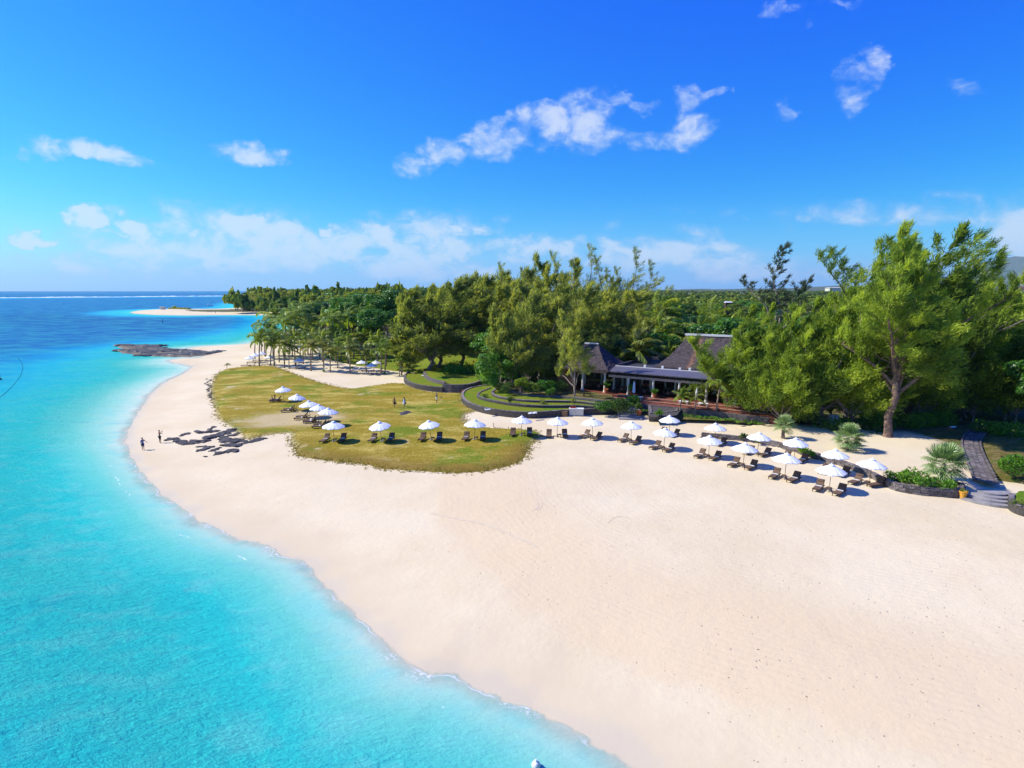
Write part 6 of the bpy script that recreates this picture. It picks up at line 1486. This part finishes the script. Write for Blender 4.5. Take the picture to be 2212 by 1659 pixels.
def person(x, y, z, H, face, label, pose='stand', skin='skin_dark', top=None, bottom=None, dress=None, hair='hair', female=False, bag=None, seat=0.0, hat=False):
    r = empty('person', (x, y, z), face, label, 'person'); k_ = H/1.75
    sw = .19 if not female else .17; hp = .10
    J = {}
    J['pel'] = (0, 0, .95); J['bel'] = (0, 0, 1.10); J['che'] = (0, 0, 1.33); J['nk'] = (0, .005, 1.50); J['nk2'] = (0, .0, 1.56); J['hd'] = (0, -.02, 1.66); J['hd2'] = (0, -.01, 1.71)
    for s, n in ((-1, 'l'), (1, 'r')):
        J['sh'+n] = (s*sw, 0, 1.44)
        st = {'stand': (.0, .02), 'walk': (.20*s, .16*s), 'sit': (0, 0)}[pose if pose in ('walk', 'sit') else 'stand']
        J['hip'+n] = (s*hp, 0, .90)
        if pose == 'walk': J['kn'+n] = (s*.10, -.12*s - .05, .50); J['an'+n] = (s*.10, -.32*s*1.0 + (.05 if s < 0 else .0), .09); J['to'+n] = (s*.10, -.32*s - .15, .04)
        elif pose == 'sit': J['kn'+n] = (s*.13, -.42, 1.02); J['an'+n] = (s*.13, -.78, .92); J['to'+n] = (s*.13, -.84, 1.03)
        else: J['kn'+n] = (s*.11, -.02, .50); J['an'+n] = (s*.12, .02, .09); J['to'+n] = (s*.13, -.14, .035)
        if pose == 'photo': J['el'+n] = (s*.30, -.18, 1.28); J['wr'+n] = (s*.10, -.34, 1.52)
        elif pose == 'reach' and s > 0: J['el'+n] = (s*.30, -.12, 1.25); J['wr'+n] = (s*.34, -.36, 1.12)
        elif pose == 'walk': J['el'+n] = (s*.26, .08*s, 1.17); J['wr'+n] = (s*.28, .05*s-.12, .94)
        elif pose == 'sit': J['el'+n] = (s*.24, .05, 1.20); J['wr'+n] = (s*.18, -.18, 1.06)
        else: J['el'+n] = (s*.25, .02, 1.17); J['wr'+n] = (s*.27, -.05, .93)
    drop = -.93 if pose == 'sit' else 0
    Rr = dict(pel=.135, bel=.115, che=.145, nk=.055, nk2=.05, hd=.085, hd2=.088, sh=.062, hip=.095, kn=.055, an=.037, to=.030, el=.038, wr=.026)
    if female: Rr.update(pel=.14, bel=.095, che=.125)
    names = []; V = []
    def add(n, c, rad, ry=None): names.append(n); V.append(((c[0]*k_, c[1]*k_, (c[2]+drop)*k_), rad*k_, (ry or rad)*k_)); return len(V)-1
    for n, c in J.items(): add(n, c, Rr[n] if n in Rr else Rr[n[:-1]], Rr.get(n, Rr.get(n[:-1]))*(.72 if n in ('pel', 'bel', 'che') else 1))
    ix = {n: i for i, n in enumerate(names)}; E = [('pel', 'bel'), ('bel', 'che'), ('che', 'nk'), ('nk', 'nk2'), ('nk2', 'hd'), ('hd', 'hd2')]
    for n in 'lr': E += [('che', 'sh'+n), ('sh'+n, 'el'+n), ('el'+n, 'wr'+n), ('pel', 'hip'+n), ('hip'+n, 'kn'+n), ('kn'+n, 'an'+n), ('an'+n, 'to'+n)]
    E = [(ix[a], ix[b]) for a, b in E]
    # hands: palm and five fingers
    for s, n in ((-1, 'l'), (1, 'r')):
        w = np.array(J['wr'+n]); e = np.array(J['el'+n]); d = norm(w - e); sd = norm(np.cross(d, np.array([0, 1., .2]))); pm = add('palm', w + d*.07, .028); E.append((ix['wr'+n], pm))
        for q, (o_, l) in enumerate(((-.03, .06), (-.012, .075), (.008, .08), (.026, .07))):
            a = add('kn', w + d*(.10) + sd*o_, .010); b = add('f', w + d*(.10+l*.6) + sd*o_*1.2, .009); c = add('ft', w + d*(.10+l) + sd*o_*1.2 + np.array([0, -.01, -.01]), .008); E += [(pm, a), (a, b), (b, c)]
        a = add('th', w + d*.05 + sd*.045, .011); b = add('tht', w + d*.085 + sd*.062, .009); E += [(pm, a), (a, b)]
    skin_obj('body', V, E, M[skin], r)
    # face: nose, eyes, ears, and hair
    hz = (1.69+drop)*k_; hy = -.015
    part('nose', MB().add([(0, (-.115)*k_, hz-.015), (-.015, -.09*k_, hz-.025), (.015, -.09*k_, hz-.025), (0, -.09*k_, hz+.02)], [(0, 1, 2), (0, 2, 3), (0, 3, 1), (1, 3, 2)]).mesh('nose', M[skin]), r)
    for s in (-1, 1): part('eye', MB().lathe([(.003, -.006), (.01, 0), (.003, .006)], 6, (s*.03*k_, -.097*k_, hz+.015)).mesh('eye', M['hair']), r)
    hm = MB().lathe([(.10, -.02), (.108, .03), (.09, .085), (.03, .115)], 10, (0, .012*k_, hz)).mesh('hair', M[hair]); part('hair', hm, r)
    if female: part('hair', MB().tube([(0, .09, hz+.02), (0, .12, hz-.1), (0, .11, hz-.25)], [.05, .055, .03], 6).mesh('hair', M[hair]), r)
    if hat: part('hat', MB().lathe([(.19, .05), (.11, .06), (.105, .14), (.05, .16)], 12, (0, 0, hz)).mesh('hat', M['c_white']), r)
    def shell(nm, keys, mat, f, extra=0.012):
        jj = []; mp = {}
        for kx in keys:
            c, rx, ry = V[ix[kx]]; mp[kx] = len(jj); jj.append((c, rx + extra, ry + extra))
        ee = [(mp[a], mp[b]) for a, b in f]; skin_obj(nm, jj, ee, M[mat], r)
    if top: shell('shirt', ['bel', 'pel', 'che', 'shl', 'shr', 'ell', 'elr'], top, [('bel', 'pel'), ('bel', 'che'), ('che', 'shl'), ('che', 'shr'), ('shl', 'ell'), ('shr', 'elr')], .018)
    if bottom: shell('shorts', ['pel', 'hipl', 'hipr', 'knl', 'knr'], bottom, [('pel', 'hipl'), ('pel', 'hipr'), ('hipl', 'knl'), ('hipr', 'knr')], .022)
    if dress: part('dress', MB().lathe([(.30*k_, (.62)*k_), (.24*k_, .85*k_), (.18*k_, 1.08*k_), (.185*k_, 1.30*k_), (.10*k_, 1.47*k_)], 12).mesh('dress', M[dress]), r)
    if bag:
        w = V[ix['wrr']][0]; b = link('bag', MB().box((0, 0, -.16), (.28, .12, .26)).tube([(-.1, 0, -.03), (-.06, 0, .08), (.06, 0, .08), (.1, 0, -.03)], .01, 4).mesh('bag', M[bag]), None)
        Rm = Matrix.Rotation(face, 3, 'Z'); q = Rm @ Vector(w); b.location = (x+q.x, y+q.y, z+q.z-.06); tag(b, 'dark bag in the hand of the ' + label.split(',')[0], 'bag')
    return r
def on(px, py, z=1.1):
    x, y = at(px, py, z)
    for _ in range(3): z = gz(x, y) + GR(x, y); x, y = at(px, py, z)
    return x, y, z
person(*on(*Z4(185, 476), 1.0), 1.68, 1.2, 'person in a blue shirt standing at the water edge, reaching one arm forward', 'reach', top='c_blue', bottom='c_navy')
person(*on(*Z4(425, 375), 1.0), 1.78, 2.6, 'bare-chested person in dark shorts holding a camera up at the face', 'photo', bottom='c_black')
person(*on(*Z3(68, 725), 1.3), 1.72, -.3, 'left person of the strolling pair, in dark swimwear, with a dark bag', 'walk', skin='skin_dark', bottom='c_black', bag='c_black')
person(*on(*Z3(232, 722), 1.3), 1.66, -.3, 'right person of the strolling pair, in a grey cover-up and white wrap', 'walk', skin='skin_dark', dress='c_white', top='c_black', female=True, bag='c_black')
person(*on(*Z3(785, 650), 1.3), 1.80, -1.0, 'person in a navy shirt and pale shorts standing before the shaded terrace wall', 'reach', top='c_navy', bottom='c_white')
person(*on(*P1(1550, 1280, 5.53, 1487, 710), 2.3), 1.75, .5, 'dark-clothed person standing on the bright lawn clearing', top='c_black', bottom='c_black')
person(*on(*P1(1550, 1280, 5.53, 665, 735), 2.6), 1.75, .2, 'person in a blue shirt standing beside the bent casuarina trunk', top='c_blue', bottom='c_red')
person(*on(*Z6(745, 515), 1.1), 1.7, .2, 'person in red standing under the lone grove parasol', top='c_red', bottom='c_navy')
person(*at(*ZA(1832, 452), .9), .9, 1.75, .2, 'tiny dark figure walking on the second beach', top='c_black', bottom='c_black')
ax_, ay_, az_ = AUX[0]
for q, (dx, dy, sk, lb, fm) in enumerate(((-1.75, -.98, 'skin', 'light-skinned person sitting on the near lounger of the farthest turf parasol', False), (-1.7, .08, 'skin_dark', 'tanned person sitting on the far lounger of the farthest turf parasol', True))):
    person(ax_+dx, ay_+dy, az_+.36, 1.7, math.radians(-85), lb, 'sit', skin=sk, bottom='c_navy', female=fm)

# ------------------------------------------------------------------ sea things: buoy, float line, boat, hut, mast
bx, by = at(1158, 1652, 0.1); bo = empty('buoy', (bx, by, 0), 0, 'white round mooring buoy floating at the bottom of the picture', 'buoy')
import bmesh
bm = bmesh.new(); bmesh.ops.create_uvsphere(bm, u_segments=20, v_segments=14, radius=.20); me = bpy.data.meshes.new('float'); bm.to_mesh(me); bm.free(); me.materials.append(mat_simple('buoy_plastic', (.72, .70, .68), .45, (.55, .5, .42), 5)); me.shade_smooth()
part('float', me, bo, (0, 0, .08)); part('cap', MB().lathe([(.07, .24), (.05, .30), (.05, .36), (.02, .38)], 10).mesh('cap', M['whitepaint']), bo); part('rope', MB().tube([(0, 0, -.1), (-.3, -.1, -.02), (-.6, .0, -.05)], .02, 5).mesh('rope', M['hair']), bo)
fl = [at(*ZA(x, y), 0.02) for x, y in ((155, 832), (180, 862), (196, 905), (188, 945), (172, 985), (140, 1030), (100, 1075), (55, 1120), (10, 1155), (-60, 1200))]
fr_ = empty('float_line', (fl[0][0], fl[0][1], 0), 0, 'curved dark line of small floats in the lagoon at the left edge', 'float line')
fl2 = resample(smooth_poly(fl, 2, False), 1.5, 0, False)
part('rope', MB().tube([(a-fl[0][0], b-fl[0][1], .03) for a, b in fl2], .014, 4).mesh('rope', M['c_navy']), fr_)
fm_ = MB().lathe([(.03, -.08), (.085, 0), (.03, .08)], 7).mesh('float', M['c_navy'])
for a, b in resample(smooth_poly(fl, 2, False), 1.9, 0, False): part('float', fm_, fr_, (a-fl[0][0], b-fl[0][1], .05))
fr2 = [at(*ZA(x, y), 0.02) for x, y in ((200, 820), (330, 790), (500, 752), (700, 720), (880, 690))]
f2 = empty('float_line', (fr2[0][0], fr2[0][1], 0), 0, 'faint straight float line running toward the low reef', 'float line')
part('rope', MB().tube([(a-fr2[0][0], b-fr2[0][1], .03) for a, b in resample(fr2, 4, 0, False)], .012, 4).mesh('rope', M['c_navy']), f2)
for a, b in resample(fr2, 5, 0, False): part('float', fm_, f2, (a-fr2[0][0], b-fr2[0][1], .04))
bx, by = at(*ZA(5, 1010), .1); bd = empty('mooring_float', (bx, by, 0), 0, 'dark mooring float at the left edge of the lagoon', 'buoy'); part('float', MB().lathe([(.1, -.1), (.25, .05), (.22, .3), (.1, .4)], 10).mesh('float', M['c_black']), bd); part('pole', MB().tube([(0, 0, .6), (0, 0, 1.5)], .04, 5).mesh('pole', M['c_black']), bd)
bx, by = at(*ZA(1380, 526), .1); bd = empty('channel_marker', (bx, by, 0), 0, 'thin dark channel marker standing in the blue water before the second beach', 'marker'); part('float', MB().lathe([(.3, -.2), (.5, .1), (.2, .5)], 8).mesh('float', M['c_black']), bd); part('pole', MB().tube([(0, 0, .4), (0, 0, 2.2)], .12, 5).mesh('pole', M['c_black']), bd)
def boat(x, y, s, lb, rz):
    b = empty('motorboat', (x, y, 0), rz, lb, 'boat'); n = 9
    V = []; 
    for i in range(n):
        f = i/(n-1); w = 1.1*math.sin(math.pi*min(1, (.22+.78*(1-f))))**.6 if f < 1 else .02; w = 1.05*(1-f**3); xx = -3.2+6.4*f; dk = .75+.35*f*f
        V += [(xx*s, -w*s, dk*s), (xx*s, -w*.65*s, -.2*s), (xx*s, w*.65*s, -.2*s), (xx*s, w*s, dk*s)]
    F = [(4*i+j, 4*i+j+4, 4*i+j+5, 4*i+j+1) for i in range(n-1) for j in range(3)] + [(0, 1, 2, 3)] + [(4*i, 4*i+3, 4*i+7, 4*i+4) for i in range(n-1)]
    part('hull', mesh_np('hull', V, polys=F, mat=M['whitepaint']), b); part('windscreen', MB().box((.4*s, 0, 1.15*s), (.5*s, 1.5*s, .5*s)).mesh('windscreen', M['ridgemetal']), b); part('canopy', MB().box((-.7*s, 0, 2.0*s), (2.2*s, 1.7*s, .08*s)).tube([(-1.6*s, .7*s, .8*s), (-1.6*s, .7*s, 2*s)], .03*s, 4).tube([(-1.6*s, -.7*s, .8*s), (-1.6*s, -.7*s, 2*s)], .03*s, 4).tube([(.2*s, -.7*s, .8*s), (.2*s, -.7*s, 2*s)], .03*s, 4).mesh('canopy', M['whitepaint']), b)
boat(*at(*ZA(1780, 390), 0), 1.6, 'small white motorboat moored beyond the second beach', .1)
x, y = at(*ZA(1380, 417), 1.0); hu = empty('beach_hut', (x, y, .9), 0, 'small pale flat-roofed beach hut on the sand spit', 'hut')
part('roof', MB().box((0, 0, 2.9), (5.6, 4, .35)).mesh('roof', M['ridgemetal']), hu); part('wall', MB().box((0, 1.0, 1.35), (4.8, 1.8, 2.8)).mesh('wall', M['creampaint']), hu)
for q in (-2.4, -.8, .8, 2.4): part('post', MB().box((q, -1.6, 1.35), (.22, .22, 2.8)).mesh('post', M['whitepaint']), hu)
for i in range(12):
    xx, yy = at(*ZA(1450 + i*14 + random.uniform(-6, 6), 412 + i*.3), 1.0); sc = random.uniform(.8, 1.5) if i != 2 else 4.0
    o = shrub(0, 0, .9, 2.2, sc, 260, M['casu_dull'], 'low salt-blown bush on the sand spit behind the second beach', 200+i, 1.0, 'beach_bush', .3, (xx, yy), 'bushes on the sand spit')
for (px, py, Y_, w, h, lb) in ((1563, 652, 330, 4, 1.6, 'white house roof showing through the forest canopy'), (1783, 621, 1500, 34, 3, 'long low white building far off in the plain'), (569, 660, 620, 8, 5, 'white hut among the casuarinas of the headland')):
    x = colx(px, Y_); zt = ztop(py, Y_); hs = empty('distant_house', (x, Y_, zt - h), .2, lb, 'house')
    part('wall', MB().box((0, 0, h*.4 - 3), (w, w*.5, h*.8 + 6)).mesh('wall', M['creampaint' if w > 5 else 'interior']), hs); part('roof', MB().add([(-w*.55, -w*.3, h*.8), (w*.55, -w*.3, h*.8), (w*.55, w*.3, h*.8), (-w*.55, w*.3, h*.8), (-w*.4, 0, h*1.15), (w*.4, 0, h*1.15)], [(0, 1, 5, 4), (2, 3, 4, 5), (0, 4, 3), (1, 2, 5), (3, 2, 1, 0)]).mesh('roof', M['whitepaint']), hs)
Y_ = 1150; x = colx(2180, Y_); zb = gz(x, Y_); zt = ztop(588, Y_); lm = empty('lattice_mast', (x, Y_, zb), 0, 'red and white lattice mast rising over the trees below the mountain', 'mast'); Hm = zt - zb
M['mastred'] = mat_simple('mast_red', (.5, .05, .04), .6)
for q in range(8):
    a, b = Hm*q/8, Hm*(q+1)/8; mb = MB()
    for sx in (-1, 1):
        for sy in (-1, 1):
            w0, w1 = 2.6*(1-a/Hm*.7), 2.6*(1-b/Hm*.7); mb.tube([(sx*w0, sy*w0, a), (sx*w1, sy*w1, b)], .28, 4)
        mb.tube([(-sx*w0, -w0, a), (sx*w1, -w1, b)], .2, 4); mb.tube([(-sx*w0, w0, a), (sx*w1, w1, b)], .2, 4); mb.tube([(w0, -sx*w0, a), (w1, sx*w1, b)], .2, 4)
    part('mast_section', mb.mesh('mast_section', M['mastred'] if q % 2 else M['whitepaint']), lm)
# ------------------------------------------------------------------ hills and mountain
def mat_hill():
    m = mat_simple('hill_cover', (.05, .075, .03), .95, (.09, .09, .045), .004); return m
MH = mat_hill()
def ridge(name, prof, Y_, depth, label=None):
    V = []; F = []; n = len(prof); m_ = 7; g = np.random.default_rng(len(prof))
    for j in range(m_):
        f = j/(m_-1); k2 = math.sin(math.pi*f)
        for i, (px, py) in enumerate(prof):
            yy = Y_ + (f-.5)*2*depth; zt = max(ztop(py, Y_), 5.); V.append((colx(px, Y_), yy, zt*k2**.8 + (g.normal(0, .03)*zt if 0 < j < m_-1 and j != m_//2 else 0) - 5))
    for j in range(m_-1):
        for i in range(n-1): F.append((j*n+i, j*n+i+1, (j+1)*n+i+1, (j+1)*n+i))
    o = link(name, mesh_np(name, V, polys=F, mat=MH, smooth=False)); tag(o, kind='structure'); return o
def dens(P, step, jit):
    out = []
    for (a, b), (c, d) in zip(P[:-1], P[1:]):
        n = max(1, int(abs(c-a)/step))
        for i in range(n): out.append((a+(c-a)*i/n, b+(d-b)*i/n + (random.uniform(-jit, jit) if i else 0)))
    return out + [P[-1]]
ridge('mountain', dens([(2040, 626), (2080, 606), (2100, 590), (2108, 575), (2114, 571), (2119, 575), (2123, 577), (2135, 571), (2150, 557), (2157, 553), (2164, 556), (2172, 558), (2184, 560), (2194, 569), (2212, 576), (2240, 590), (2290, 600), (2360, 612), (2450, 622)], 4, 1.2), 14000, 2500)
ridge('hills', dens([(1380, 627), (1440, 625), (1500, 623), (1560, 624), (1600, 622), (1650, 623), (1690, 622), (1740, 619), (1790, 616), (1850, 618), (1950, 620), (2050, 617), (2200, 616), (2400, 620)], 5, .5), 7000, 900)
# ------------------------------------------------------------------ air
hz_ = MB().box((0, 14000, 449), (60000, 36000, 902)).mesh('haze', None)
hm = bpy.data.materials.new('thin_air'); hm.use_nodes = True; k = N(hm.node_tree)
pvn = k.n('ShaderNodeVolumePrincipled'); pvn.inputs['Color'].default_value = (.45, .76, 1.0, 1); pvn.inputs['Density'].default_value = 0.000030; pvn.inputs['Anisotropy'].default_value = 0.2
o_ = k.n('ShaderNodeOutputMaterial'); k.link(pvn.outputs[0], o_.inputs['Volume'])
hz_.materials.clear(); hz_.materials.append(hm)
hb = link('haze', hz_); tag(hb, 'thin sea air over the whole scene', 'haze', kind='stuff')
